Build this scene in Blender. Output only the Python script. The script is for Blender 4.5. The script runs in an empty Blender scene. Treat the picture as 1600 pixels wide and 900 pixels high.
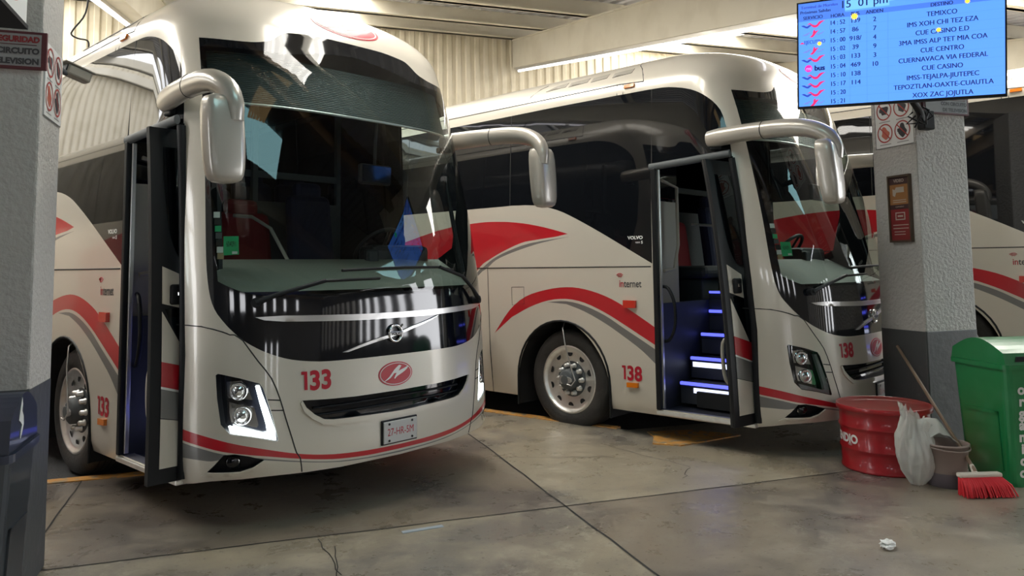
import bpy, bmesh, math, random
from mathutils import Vector, Matrix, geometry
random.seed(7)
PI=math.pi
SC=bpy.context.scene
COL=SC.collection
# ------------------------------------------------------------------ camera
cam_d=bpy.data.cameras.new('camera'); cam=bpy.data.objects.new('camera',cam_d); COL.objects.link(cam)
RT=Vector((0.67474,-0.73797,-0.01163)); UP=Vector((-0.05112,-0.06245,0.99674)); FW=Vector((0.73629,0.67194,0.07986))
cam.matrix_world=Matrix(((RT.x,UP.x,-FW.x,0),(RT.y,UP.y,-FW.y,0),(RT.z,UP.z,-FW.z,1.6),(0,0,0,1)))
cam_d.sensor_width=36; cam_d.lens=36*1192.5/1600; cam_d.shift_y=-(450-320.4)/1600
cam_d.clip_start=.05; cam_d.clip_end=200
SC.camera=cam
# ------------------------------------------------------------------ world, light, exposure
SC.view_settings.view_transform='Standard'; SC.view_settings.look='None'; SC.view_settings.gamma=1
SC.view_settings.use_curve_mapping=False
SC.view_settings.exposure=0.80
W=bpy.data.worlds.new('world'); SC.world=W; W.use_nodes=True
bg=W.node_tree.nodes['Background']; bg.inputs[0].default_value=(.94,.95,.98,1); bg.inputs[1].default_value=4.6
SC.cycles.use_denoising=True
SC.cycles.max_bounces=8; SC.cycles.transparent_max_bounces=12
SC.cycles.sample_clamp_indirect=6
SKY_E=6.6      # strength of the translucent roof sheets
TUBE_E=1.9
# building frame: l to the right along the wall, d away from the camera
BB=math.radians(28.6); LX,LY=math.cos(BB),-math.sin(BB); DX,DY=math.sin(BB),math.cos(BB)
def bw(l,d,z): return Vector((l*LX+d*DX,l*LY+d*DY,z))
ROT_B=-BB       # z rotation of the building frame
def area(name,l,d,z,sx,sy,power,col,down=True,aim=None):
    a=bpy.data.lights.new(name,'AREA'); a.shape='RECTANGLE'; a.size=sx; a.size_y=sy; a.energy=power; a.color=col
    o=bpy.data.objects.new(name,a); o.location=bw(l,d,z); COL.objects.link(o)
    if aim is None: o.rotation_euler=(0,0,ROT_B)
    else:
        v=bw(*aim)-o.location; o.rotation_euler=v.to_track_quat('-Z','Y').to_euler()
    return o
# ------------------------------------------------------------------ materials
MATS={}
def mat(name,col,rough=.5,metal=0,coat=0,emit=None,estr=0,bump=None,spec=None,coatr=.05,back=None):
    m=bpy.data.materials.new(name); m.use_nodes=True; nt=m.node_tree; b=nt.nodes['Principled BSDF']
    b.inputs['Base Color'].default_value=(*col,1); b.inputs['Roughness'].default_value=rough; b.inputs['Metallic'].default_value=metal
    b.inputs['Coat Weight'].default_value=coat; b.inputs['Coat Roughness'].default_value=coatr
    if spec is not None: b.inputs['Specular IOR Level'].default_value=spec
    if emit: b.inputs['Emission Color'].default_value=(*emit,1); b.inputs['Emission Strength'].default_value=estr
    if bump:
        sc,st=bump; tc=nt.nodes.new('ShaderNodeTexCoord'); n=nt.nodes.new('ShaderNodeTexNoise'); n.inputs['Scale'].default_value=sc; n.inputs['Detail'].default_value=6
        bp=nt.nodes.new('ShaderNodeBump'); bp.inputs['Strength'].default_value=st; bp.inputs['Distance'].default_value=.035
        nt.links.new(tc.outputs['Object'],n.inputs['Vector']); nt.links.new(n.outputs['Fac'],bp.inputs['Height']); nt.links.new(bp.outputs[0],b.inputs['Normal'])
    if back:
        g=nt.nodes.new('ShaderNodeNewGeometry'); mx=nt.nodes.new('ShaderNodeMixShader'); d=nt.nodes.new('ShaderNodeBsdfDiffuse'); d.inputs[0].default_value=(*back,1)
        out=nt.nodes['Material Output']; nt.links.new(g.outputs['Backfacing'],mx.inputs[0]); nt.links.new(b.outputs[0],mx.inputs[1]); nt.links.new(d.outputs[0],mx.inputs[2]); nt.links.new(mx.outputs[0],out.inputs[0])
    MATS[name]=m; return m
def glass(name,tint,refl=1.0,dark=0):
    m=bpy.data.materials.new(name); m.use_nodes=True; nt=m.node_tree; nt.nodes.clear()
    o=nt.nodes.new('ShaderNodeOutputMaterial'); t=nt.nodes.new('ShaderNodeBsdfTransparent'); t.inputs[0].default_value=(*tint,1)
    g=nt.nodes.new('ShaderNodeBsdfGlossy'); g.inputs['Roughness'].default_value=.01; g.inputs[0].default_value=(refl,refl,refl,1)
    f=nt.nodes.new('ShaderNodeFresnel'); gm=nt.nodes.new('ShaderNodeNewGeometry'); io=nt.nodes.new('ShaderNodeMath'); io.operation='MULTIPLY_ADD'; io.inputs[1].default_value=-.8333; io.inputs[2].default_value=1.5
    nt.links.new(gm.outputs['Backfacing'],io.inputs[0]); nt.links.new(io.outputs[0],f.inputs[0])  # thin pane: same from both sides
    mx=nt.nodes.new('ShaderNodeMixShader')
    ml=nt.nodes.new('ShaderNodeMath'); ml.operation='MULTIPLY_ADD'; ml.inputs[1].default_value=1.05; ml.inputs[2].default_value=.01; ml.use_clamp=True
    nt.links.new(f.outputs[0],ml.inputs[0]); nt.links.new(ml.outputs[0],mx.inputs[0]); nt.links.new(t.outputs[0],mx.inputs[1]); nt.links.new(g.outputs[0],mx.inputs[2]); nt.links.new(mx.outputs[0],o.inputs[0])
    MATS[name]=m; return m
def wear(m,scale,col2,lo=.45,hi=.7,detail=8,rough2=None,dist=0):
    """blend a second colour into a material with noise (dirt, patches)"""
    nt=m.node_tree; b=nt.nodes['Principled BSDF']; c1=b.inputs['Base Color'].default_value[:]
    tc=nt.nodes.new('ShaderNodeTexCoord'); n=nt.nodes.new('ShaderNodeTexNoise'); n.inputs['Scale'].default_value=scale; n.inputs['Detail'].default_value=detail; n.inputs['Distortion'].default_value=dist
    r=nt.nodes.new('ShaderNodeMapRange'); r.inputs[1].default_value=lo; r.inputs[2].default_value=hi; mx=nt.nodes.new('ShaderNodeMix'); mx.data_type='RGBA'
    nt.links.new(tc.outputs['Object'],n.inputs['Vector']); nt.links.new(n.outputs['Fac'],r.inputs[0]); nt.links.new(r.outputs[0],mx.inputs['Factor'])
    prev=b.inputs['Base Color'].links[0].from_socket if b.inputs['Base Color'].links else None
    if prev: nt.links.new(prev,mx.inputs['A'])
    else: mx.inputs['A'].default_value=c1
    mx.inputs['B'].default_value=(*col2,1); nt.links.new(mx.outputs['Result'],b.inputs['Base Color']); return m
M=MATS
mat('paint',(.66,.615,.53),.28,.15,.7,back=(.03,.033,.035))
mat('paint_red',(.50,.012,.022),.3,0,.7,back=(.03,.033,.035)); mat('paint_grey',(.20,.195,.19),.32,.2,.6,back=(.03,.033,.035))
mat('seam',(.012,.012,.012),.6); mat('black_gloss',(.006,.007,.011),.06,0,.6); mat('black_plastic',(.008,.009,.011),.5,spec=.3)
mat('black_matte',(.01,.01,.011),.8); mat('dark_glass',(.006,.007,.009),.03,0,0,spec=.5)
glass('ws_glass',(.70,.79,.77)); glass('clear_glass',(.80,.86,.86)); glass('lamp_glass',(.92,.94,.95)); glass('blue_glass',(.45,.55,.6))
mat('frit',(.007,.008,.010),.05,0,.5)
mat('silver',(.62,.61,.60),.28,.7,.4); mat('chrome',(.82,.82,.82),.08,1); mat('alu',(.80,.80,.78),.34,.85); wear(M['alu'],9,(.55,.53,.50),.5,.8)
mat('rubber',(.022,.021,.020),.62,bump=(40,.15)); mat('tyre',(.030,.028,.026),.7,bump=(30,.2)); wear(M['tyre'],4,(.06,.055,.05),.5,.8)
mat('led',(1,1,1),.3,emit=(.93,1,.97),estr=5); mat('blue_led',(.1,.1,.5),.3,emit=(.10,.12,1),estr=1.1); mat('white_led',(.8,.85,1),.3,emit=(.72,.78,1),estr=.9)
mat('amber',(.75,.20,.01),.2,0,.5); mat('red_lens',(.62,.03,.015),.2,0,.6)
mat('logo_red',(.50,.010,.025),.3,0,.3); mat('logo_white',(.82,.80,.77),.4); mat('num_red',(.45,.012,.03),.35)
mat('text_dark',(.05,.05,.055),.5); mat('text_white',(.75,.75,.73),.4)
mat('plate',(.55,.55,.54),.45)
mat('int_dark',(.020,.023,.026),.7); mat('int_grey',(.09,.10,.105),.6); mat('int_beige',(.32,.295,.25),.6); mat('dash',(.17,.19,.165),.5); mat('seat_navy',(.008,.012,.045),.8); mat('seat_red',(.22,.008,.012),.8)
mat('blind',(.045,.060,.065),.5); mat('step',(.03,.033,.04),.5); mat('wood',(.42,.30,.17),.5)
mat('green_sticker',(.02,.42,.16),.5); mat('paper',(.72,.72,.70),.6)
# building
mat('plaster',(.50,.48,.45),.75,bump=(34,.55)); mat('dado',(.075,.078,.080),.5,bump=(14,.15)); wear(M['dado'],6,(.15,.15,.15),.62,.8)
mat('steel_cream',(.60,.56,.46),.45); wear(M['steel_cream'],1.7,(.50,.455,.36),.45,.75); mat('wall_cream',(.64,.58,.45),.5); wear(M['wall_cream'],2.2,(.54,.485,.36),.5,.7)
mat('roof_sheet',(.50,.50,.52),.5); mat('concourse_sheet',(.16,.155,.15),.6); mat('concourse_brown',(.22,.16,.10),.6)
mat('sky_sheet',(.8,.8,.8),.5,emit=(1,.97,.90),estr=SKY_E); mat('tube',(.9,.9,.95),.4,emit=(.95,.93,1),estr=TUBE_E)
mat('back_wall',(.16,.15,.13),.8)
mat('yellow_paint',(.58,.29,.07),.6); wear(M['yellow_paint'],14,(.30,.24,.16),.50,.62)
mat('asphalt',(.045,.045,.048),.8,bump=(60,.3)); mat('crack',(.02,.019,.018),.9)
# concrete floor: blotches, worn flakes, joints at l=2.02 and d=4.84
m=mat('concrete',(.23,.215,.18),.34); nt=m.node_tree; b=nt.nodes['Principled BSDF']
def N(t,**k):
    n=nt.nodes.new(t)
    for a,v in k.items(): setattr(n,a,v)
    return n
tc=N('ShaderNodeTexCoord'); lk=nt.links.new
def noise(scale,detail=6,rough=.6,dist=0):
    n=N('ShaderNodeTexNoise'); n.inputs['Scale'].default_value=scale; n.inputs['Detail'].default_value=detail; n.inputs['Roughness'].default_value=rough; n.inputs['Distortion'].default_value=dist
    lk(tc.outputs['Object'],n.inputs['Vector']); return n.outputs['Fac']
def rng(s,a,c,o0=0,o1=1):
    r=N('ShaderNodeMapRange'); r.inputs[1].default_value=a; r.inputs[2].default_value=c; r.inputs[3].default_value=o0; r.inputs[4].default_value=o1; lk(s,r.inputs[0]); return r.outputs[0]
def mixc(f,a,c):
    x=N('ShaderNodeMix',data_type='RGBA'); lk(f,x.inputs['Factor'])
    for s,k in((a,'A'),(c,'B')):
        if isinstance(s,tuple): x.inputs[k].default_value=(*s,1)
        else: lk(s,x.inputs[k])
    return x.outputs['Result']
def mul(a,c):
    x=N('ShaderNodeMath',operation='MULTIPLY'); lk(a,x.inputs[0])
    if isinstance(c,float): x.inputs[1].default_value=c
    else: lk(c,x.inputs[1])
    return x.outputs[0]
FLOOR_J=4.84
big=noise(.55,5,.55,.6); med=noise(2.6,9,.72,.3); fine=noise(22,8,.75); flake=noise(7,12,.8,.5)
c=mixc(rng(big,.44,.56),(.185,.165,.140),(.310,.265,.190))
c=mixc(mul(rng(med,.48,.62),.55),c,(.39,.34,.255))
c=mixc(mul(mul(rng(flake,.50,.60),rng(noise(1.1,4,.5),.46,.58)),.7),c,(.40,.365,.285))
c=mixc(mul(rng(fine,.57,.66),.7),c,(.085,.075,.066))
sx=N('ShaderNodeSeparateXYZ'); lk(tc.outputs['Object'],sx.inputs[0])
def step(s,v):
    x=N('ShaderNodeMath',operation='GREATER_THAN'); lk(s,x.inputs[0]); x.inputs[1].default_value=v; return x.outputs[0]
df=N('ShaderNodeMath',operation='SUBTRACT'); lk(step(sx.outputs[0],2.02),df.inputs[0]); lk(step(sx.outputs[1],FLOOR_J),df.inputs[1]); ab=N('ShaderNodeMath',operation='ABSOLUTE'); lk(df.outputs[0],ab.inputs[0])
mt=N('ShaderNodeMix',data_type='RGBA',blend_type='MULTIPLY'); lk(mul(ab.outputs[0],.85),mt.inputs['Factor']); lk(c,mt.inputs['A']); mt.inputs['B'].default_value=(.70,.67,.70,1); c=mt.outputs['Result']   # slabs poured at different times
lk(c,b.inputs['Base Color']); lk(rng(med,.35,.7,.22,.48),b.inputs['Roughness'])
bp=N('ShaderNodeBump'); bp.inputs['Strength'].default_value=.12; bp.inputs['Distance'].default_value=.01; lk(fine,bp.inputs['Height']); lk(bp.outputs[0],b.inputs['Normal'])

# ------------------------------------------------------------------ object helpers
def prop(o,label=None,cat=None,group=None,kind=None):
    if label: o['label']=label
    if cat: o['category']=cat
    if group: o['group']=group
    if kind: o['kind']=kind
    return o
def thing(name,label,cat,loc=(0,0,0),rz=0,group=None):
    o=bpy.data.objects.new(name,None); o.empty_display_size=.2; o.location=loc; o.rotation_euler=(0,0,rz); COL.objects.link(o)
    return prop(o,label,cat,group)
def link(name,me,parent=None,label=None):
    o=bpy.data.objects.new(name,me); COL.objects.link(o)
    if parent: o.parent=parent
    if label: o['label']=label
    return o
def rows(Mx): return Matrix(Mx)
class MB:
    """collects shapes, each with its own material slot, into one mesh"""
    def __init__(s): s.v=[]; s.f=[]; s.mi=[]; s.sm=[]; s.mats=[]
    def slot(s,m):
        m=M[m] if isinstance(m,str) else m
        if m not in s.mats: s.mats.append(m)
        return s.mats.index(m)
    def add(s,vs,fs,m,smooth=False):
        k=len(s.v); s.v+=[tuple(v) for v in vs]; i=s.slot(m)
        for f in fs: s.f.append([k+q for q in f]); s.mi.append(i); s.sm.append(smooth)
        return s
    def box(s,c,d,m,rot=None,bev=0,fn=None):
        x,y,z=[q/2 for q in d]
        bm=bmesh.new(); bmesh.ops.create_cube(bm,size=1)
        for v in bm.verts: v.co=Vector((v.co.x*d[0],v.co.y*d[1],v.co.z*d[2]))
        if bev: bmesh.ops.bevel(bm,geom=bm.edges[:],offset=min(bev,min(d)*.49),segments=2,affect='EDGES',profile=.5)
        R=rot if rot is not None else Matrix.Identity(3)
        bm.verts.index_update()
        vs=[]
        for v in bm.verts:
            p=v.co
            if fn: p=Vector(fn(p.copy()))
            vs.append(R@p+Vector(c))
        fs=[[v.index for v in f.verts] for f in bm.faces]; bm.free()
        return s.add(vs,fs,m,False)
    def cyl(s,p,q,r,m,seg=16,r2=None,caps=True,smooth=True):
        return s.tube([p,q],[r,r if r2 is None else r2],m,seg,caps,smooth)
    def tube(s,pts,r,m,seg=10,caps=True,smooth=True,up=None,flat=1.0):
        pts=[Vector(p) for p in pts]; n=len(pts); rs=r if isinstance(r,(list,tuple)) else [r]*n
        vs=[];fs=[]; ref=None
        for i,p in enumerate(pts):
            t=(pts[min(i+1,n-1)]-pts[max(i-1,0)]).normalized()
            if ref is None:
                ref=Vector(up) if up else (Vector((0,0,1)) if abs(t.z)<.9 else Vector((1,0,0)))
            u=(ref-t*ref.dot(t)).normalized(); w=t.cross(u); 
            if not up: ref=u
            ra=rs[i]; ra,rb=(ra if isinstance(ra,tuple) else (ra,ra*flat))
            for k in range(seg):
                a=2*PI*k/seg; vs.append(p+u*math.cos(a)*ra+w*math.sin(a)*rb)
        for i in range(n-1):
            for k in range(seg):
                a=i*seg+k; b2=i*seg+(k+1)%seg; fs.append([a,b2,b2+seg,a+seg])
        s.add(vs,fs,m,smooth)
        if caps: s.add(vs[:seg],[list(range(seg))[::-1]],m); s.add(vs[-seg:],[list(range(seg))],m)
        return s
    def lathe(s,prof,c,axis,m,seg=32,smooth=True):
        """prof: (radius, height along axis)"""
        ax=Vector(axis).normalized(); u=Vector((0,0,1)) if abs(ax.z)<.9 else Vector((1,0,0)); u=(u-ax*u.dot(ax)).normalized(); w=ax.cross(u); c=Vector(c)
        vs=[];fs=[]
        for r,h in prof:
            for k in range(seg):
                a=2*PI*k/seg; vs.append(c+ax*h+(u*math.cos(a)+w*math.sin(a))*r)
        for i in range(len(prof)-1):
            for k in range(seg):
                a=i*seg+k; b2=i*seg+(k+1)%seg; fs.append([a,b2,b2+seg,a+seg])
        return s.add(vs,fs,m,smooth)
    def prism(s,poly,fn,h0,h1,m):
        """poly 2-D outline; fn(u,v,h) -> point"""
        tri=tess(poly); n=len(poly)
        vs=[fn(u,v,h0) for u,v in poly]+[fn(u,v,h1) for u,v in poly]
        fs=[[b+n for b in t] for t in tri]+[list(t)[::-1] for t in tri]+[[i,(i+1)%n,(i+1)%n+n,i+n] for i in range(n)]
        return s.add(vs,fs,m)
    def build(s,name,parent=None,label=None,fixn=True,bevel=0):
        me=bpy.data.meshes.new(name); me.from_pydata(s.v,[],s.f)
        for q in s.mats: me.materials.append(q)
        me.polygons.foreach_set('material_index',s.mi); me.polygons.foreach_set('use_smooth',s.sm)
        if fixn:
            bm=bmesh.new(); bm.from_mesh(me); bmesh.ops.recalc_face_normals(bm,faces=bm.faces[:]); bm.to_mesh(me); bm.free()
        me.update(); return link(name,me,parent,label)
def tess(poly):
    return [tuple(t) for t in geometry.tessellate_polygon([[Vector((u,v,0)) for u,v in poly]])]
def catmull(P,n=4,closed=False,ang=50):
    """smooth a polyline, leaving corners sharper than ang degrees alone"""
    out=[];N_=len(P); rngN=N_ if closed else N_-1
    def corner(i):
        if not closed and (i<=0 or i>=N_-1): return True
        a=Vector(P[i%N_])-Vector(P[(i-1)%N_]); b_=Vector(P[(i+1)%N_])-Vector(P[i%N_])
        return a.length<1e-6 or b_.length<1e-6 or math.degrees(a.angle(b_))>ang
    for i in range(rngN):
        p1=Vector(P[i]);p2=Vector(P[(i+1)%N_])
        p0=2*p1-p2 if corner(i) else Vector(P[(i-1)%N_]); p3=2*p2-p1 if corner((i+1)%N_ if closed else i+1) else Vector(P[(i+2)%N_])
        for k in range(n):
            f=k/n; out.append(tuple(.5*((2*p1)+(p2-p0)*f+(2*p0-5*p1+4*p2-p3)*f*f+(3*p1-p0-3*p2+p3)*f**3)))
    if not closed: out.append(tuple(P[-1]))
    return out
_tc={}
def text_geo(t,size=1.0,bold=0.0,align='LEFT',spacing=1.0):
    k=(t,size,bold,align,spacing)
    if k in _tc: return _tc[k]
    cu=bpy.data.curves.new('t','FONT'); cu.body=t; cu.size=size; cu.offset=bold; cu.align_x=align; cu.space_character=spacing; cu.resolution_u=4; cu.fill_mode='FRONT'
    o=bpy.data.objects.new('t',cu); COL.objects.link(o); dg=bpy.context.evaluated_depsgraph_get(); dg.update()
    me=bpy.data.meshes.new_from_object(o.evaluated_get(dg)); r=([(v.co.x,v.co.y) for v in me.vertices],[list(p.vertices) for p in me.polygons])
    bpy.data.objects.remove(o); bpy.data.curves.remove(cu); bpy.data.meshes.remove(me); _tc[k]=r; return r
def put_text(mb,t,size,fn,m,bold=0,align='LEFT',spacing=1.0,sx=1.0):
    vs,fs=text_geo(t,size,bold,align,spacing); mb.add([fn(u*sx,v) for u,v in vs],fs,m); return mb
def copy_tree(o,parent=None,skip=()):
    c=o.copy(); COL.objects.link(c)
    if parent: c.parent=parent
    for ch in list(o.children):
        if ch.name.split('.')[0] in skip: continue
        copy_tree(ch,c,skip)
    return c
# ------------------------------------------------------------------ coach body surface: plan curves stacked over z; a = along the plan curve
# z, half width, front t, tangent t, exponent
TB=[(.20,1.17,-1.42,-.70,2.5),(.26,1.205,-1.49,-.72,2.55),(.30,1.225,-1.525,-.74,2.6),(.36,1.240,-1.548,-.75,2.65),(.45,1.247,-1.558,-.75,2.7),(.60,1.25,-1.552,-.75,2.7),(.90,1.25,-1.530,-.74,2.7),
(1.2,1.25,-1.516,-.73,2.65),(1.45,1.25,-1.500,-.71,2.6),(1.64,1.25,-1.462,-.68,2.65),(2.0,1.246,-1.372,-.60,2.75),(2.5,1.235,-1.235,-.48,2.8),
(3.0,1.215,-1.075,-.37,2.9),(3.28,1.197,-.968,-.31,2.9),(3.4,1.178,-.925,-.28,2.9),(3.5,1.13,-.875,-.24,2.8),(3.6,1.04,-.795,-.15,2.6),
(3.68,.91,-.65,-.02,2.4),(3.75,.70,-.40,.13,2.2),(3.79,.40,-.10,.28,2.1),(3.80,.12,.15,.38,2.0)]
CX=1.29
TB=[(r[0],r[1]+.04)+r[2:] for r in TB]
def tab(z):
    if z<=TB[0][0]: return TB[0][1:]
    for i in range(len(TB)-1):
        if z<=TB[i+1][0]:
            z0,z1=TB[i][0],TB[i+1][0]; f=(z-z0)/(z1-z0)
            if 0.5<z0 and z1<3.45 or True:
                # catmull-rom in non uniform z (finite difference tangents)
                out=[]
                for k in range(1,5):
                    p0,p1=TB[i][k],TB[i+1][k]
                    m0=(p1-TB[i-1][k])/(z1-TB[i-1][0]) if i>0 else (p1-p0)/(z1-z0)
                    m1=(TB[i+2][k]-p0)/(TB[i+2][0]-z0) if i+2<len(TB) else (p1-p0)/(z1-z0)
                    h=z1-z0
                    out.append((2*f**3-3*f*f+1)*p0+(f**3-2*f*f+f)*h*m0+(-2*f**3+3*f*f)*p1+(f**3-f*f)*h*m1)
                return tuple(out)
    return TB[-1][1:]
def S(a,z):
    hw,tf,ts,n=tab(z)
    if a>=0: return (CX-hw,ts+a,z)
    if a<=-PI: return (CX+hw,ts-a-PI,z)
    c,s=math.cos(-a),math.sin(-a); L=ts-tf
    X=math.copysign(abs(c)**(2/n),c)*hw; T=s**(2/n)*L
    return (CX-X,ts-T,z)
def par(x,t,z):
    hw,tf,ts,n=tab(z)
    if t>=ts: return (t-ts if x<CX else -PI-(t-ts))
    X=(CX-x)/hw; T=(ts-t)/(ts-tf)
    return -math.atan2(max(T,0)**(n/2),math.copysign(abs(X)**(n/2),X))
def parx(x,z):   # front: from lateral position
    hw,tf,ts,n=tab(z)
    X=max(-1,min(1,(CX-x)/hw)); c=math.copysign(abs(X)**(n/2),X)
    return -math.acos(c)
def part(t,z,left=False):   # right side: from t
    hw,tf,ts,n=tab(z)
    if t>=ts: a=t-ts
    else:
        T=min(1,(ts-t)/(ts-tf)); a=-math.asin(T**(n/2))
    return -PI-a if left else a
def nrm(a,z):
    e=1e-3
    p=S(a+e,z);q=S(a-e,z);r=S(a,min(z+e,3.80));s=S(a,z-e)
    u=[p[i]-q[i] for i in range(3)];v=[r[i]-s[i] for i in range(3)]
    n=[u[1]*v[2]-u[2]*v[1],u[2]*v[0]-u[0]*v[2],u[0]*v[1]-u[1]*v[0]]
    l=math.sqrt(sum(k*k for k in n)) or 1
    return [-k/l for k in n] 
# ------------------------------------------------------------------ cutting the body surface into regions
def V3(p): return Vector(p)
def sp(a,z,off=0):
    p=Vector(S(a,z)); return p+Vector(nrm(a,z))*off if off else p
def mir(L): return [(-PI-a,z) for a,z in L][::-1]
def tz(L,left=False): return [(part(t,z,left),z) for t,z in L]
def xz(L): return [(parx(x,z),z) for x,z in L]
def dense(L,step=.12,closed=True):
    out=[]
    for i in range(len(L) if closed else len(L)-1):
        p=L[i]; q=L[(i+1)%len(L)]; n=max(1,int(math.hypot(q[0]-p[0],q[1]-p[1])/step))
        out+=[(p[0]+(q[0]-p[0])*k/n,p[1]+(q[1]-p[1])*k/n) for k in range(n)]
    return out if closed else out+[L[-1]]
def inpoly(P,x,y):
    c=False; j=len(P)-1
    for i in range(len(P)):
        xi,yi=P[i]; xj,yj=P[j]
        if (yi>y)!=(yj>y) and x<(xj-xi)*(y-yi)/(yj-yi)+xi: c=not c
        j=i
    return c
def cdt(loops,grid):
    vs=[Vector(g) for g in grid]; es=[]
    for L,closed in loops:
        k=len(vs); n=len(L); vs+=[Vector(p) for p in L]; es+=[(k+i,k+(i+1)%n) for i in range(n if closed else n-1)]
    r=geometry.delaunay_2d_cdt(vs,es,[],0,1e-5)
    return [tuple(v) for v in r[0]],[tuple(f) for f in r[2]]
def surf_mesh(name,vs,tris,mis,mats,parent=None,off=0,smooth=True,extra=None,label=None,flip=False):
    use=sorted({i for t in tris for i in t}); mp={i:k for k,i in enumerate(use)}
    co=[sp(*vs[i],off) for i in use]; nn=[Vector(nrm(*vs[i])) for i in use]
    fs=[]
    for t in tris:
        f=[mp[i] for i in t]; a,b_,c=[co[i] for i in f]
        if (b_-a).cross(c-a).dot(nn[f[0]]+nn[f[1]]+nn[f[2]])<0: f=f[::-1]
        fs.append(f)
    me=bpy.data.meshes.new(name); me.from_pydata([tuple(v) for v in co],[],fs)
    for q in mats: me.materials.append(M[q])
    me.polygons.foreach_set('material_index',mis); me.polygons.foreach_set('use_smooth',[True]*len(fs)); me.update()
    me.normals_split_custom_set_from_vertices([tuple(n) for n in nn])
    return link(name,me,parent,label)
def patch(mb,poly,off,thick,m,step=.05,wall=None,inner=False):
    """a slab following the body surface: face at off, walls down by thick"""
    P=dense(poly,step); xs=[p[0] for p in P]; zs=[p[1] for p in P]
    grid=[]; x=min(xs)
    while x<max(xs):
        z=min(zs)
        while z<max(zs):
            if inpoly(P,x,z): grid.append((x,z))
            z+=step*1.01
        x+=step*.97
    vs,ts=cdt([(P,True)],grid)
    ts=[t for t in ts if inpoly(P,sum(vs[i][0] for i in t)/3,sum(vs[i][1] for i in t)/3)]
    fs=[]; co=[sp(*v,off) for v in vs]
    for t in ts:
        a,b_,c=[co[i] for i in t]; n=Vector(nrm(*vs[t[0]]))
        fs.append(list(t) if (b_-a).cross(c-a).dot(n)>0 else list(t)[::-1])
    mb.add(co,fs,m,True)
    if thick:
        n=len(P); ro=[sp(*p,off) for p in P]+[sp(*p,off-thick) for p in P]
        ar=sum(P[i][0]*P[(i+1)%n][1]-P[(i+1)%n][0]*P[i][1] for i in range(n))
        ff=[[i,(i+1)%n,(i+1)%n+n,i+n] for i in range(n)]
        if (ar>0)==inner: ff=[f[::-1] for f in ff]
        mb.add(ro,ff,wall or m,False)
    return mb
def decal_front(x0,z0,off=.003): return lambda u,v: sp(parx(x0+u,z0+v),z0+v,off)
def decal_side(t0,z0,off=.003,left=False): return (lambda u,v: sp(part(t0-u,z0+v),z0+v,off)) if not left else (lambda u,v: sp(part(t0+u,z0+v,True),z0+v,off))
def ell(cx,cz,rx,rz,n=40): return [(cx+rx*math.cos(2*PI*k/n),cz+rz*math.sin(2*PI*k/n)) for k in range(n)]

# outlines: front ones as (a,z), side ones as (t,z)
WS=[(-1.5708,3.362),(-1.438,3.360),(-1.325,3.345),(-1.254,3.331),(-1.202,3.298),(-1.138,3.246),(-1.032,3.217),(-.91,3.208),(-.726,3.210),(-.553,3.216),(-.545,2.933),(-.531,2.628),(-.509,2.316),(-.485,2.053),(-.453,1.707),(-.457,1.506),(-.497,1.385),(-.583,1.291),(-.635,1.247),(-.704,1.195),(-.80,1.141),(-.909,1.094),(-1.03,1.056),(-1.195,1.031),(-1.365,1.026),(-1.5708,1.025)]
WS=catmull(WS,3,ang=60); WS=WS+mir(WS)[1:-1]
def cowl_z(a):
    u=abs(a+PI/2)/1.1; return 1.443+.125*max(0,(u-.66)/.34)**1.6
HL=[(-.506,.981),(-.524,.99),(-.692,.959),(-.825,.922),(-.849,.89),(-.90,.736),(-.939,.574),(-.931,.566),(-.776,.602),(-.613,.626),(-.586,.648),(-.544,.684),(-.516,.839)]
LED=[(-.796,.906),(-.824,.905),(-.877,.771),(-.921,.633),(-.926,.572),(-.878,.584),(-.751,.61),(-.613,.63),(-.596,.672),(-.726,.643),(-.843,.615),(-.871,.618),(-.863,.672),(-.829,.785)]
LENS1=[(-.572,.936),(-.692,.942),(-.743,.89),(-.774,.821),(-.651,.835),(-.581,.838)]
LENS2=[(-.592,.814),(-.65,.801),(-.786,.774),(-.812,.669),(-.801,.651),(-.714,.671),(-.607,.692),(-.592,.75)]
FOG=[(-.427,.397),(-.489,.441),(-.563,.502),(-.645,.506),(-.749,.489),(-.849,.462),(-.773,.422),(-.683,.400),(-.561,.397)]
FOGLIP=[(-.37,.371),(-.427,.395),(-.561,.394),(-.683,.396),(-.773,.418),(-.849,.458),(-.87,.454),(-.797,.400),(-.643,.380),(-.503,.372)]
GRT=[(-1.089,.798),(-1.24,.789),(-1.391,.782)]; GRB0=[(-1.443,.648),(-1.267,.657),(-1.212,.667),(-1.158,.704),(-1.111,.753)]
GR=GRT+[(-1.5708,.780)]+mir(GRT)+[(-PI-a,z) for a,z in GRB0[::-1]]+[(-1.5708,.642)]+GRB0
GRL=[(-1.089,.798),(-1.111,.753),(-1.158,.704),(-1.212,.667),(-1.267,.657),(-1.443,.650),(-1.5708,.642)]
GRB=[(-1.5708,.612),(-1.442,.619),(-1.266,.624),(-1.203,.636),(-1.141,.681),(-1.097,.729),(-1.078,.782)]
GRLIP=GRL+[(-PI-a,z) for a,z in GRL[-2::-1]]+[(-PI-a,z) for a,z in GRB[::-1]]+GRB[1:]
CHR_T=[(-.793,1.329),(-.976,1.334),(-1.2,1.327),(-1.45,1.319),(-1.5708,1.318)]; CHR_B=[(-1.5708,1.278),(-1.451,1.278),(-1.144,1.290),(-.977,1.297),(-.854,1.309)]
CHROME=CHR_T+[(-PI-a,z) for a,z in CHR_T[-2::-1]]+[(-PI-a,z) for a,z in CHR_B[::-1]]+CHR_B[1:]
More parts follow.
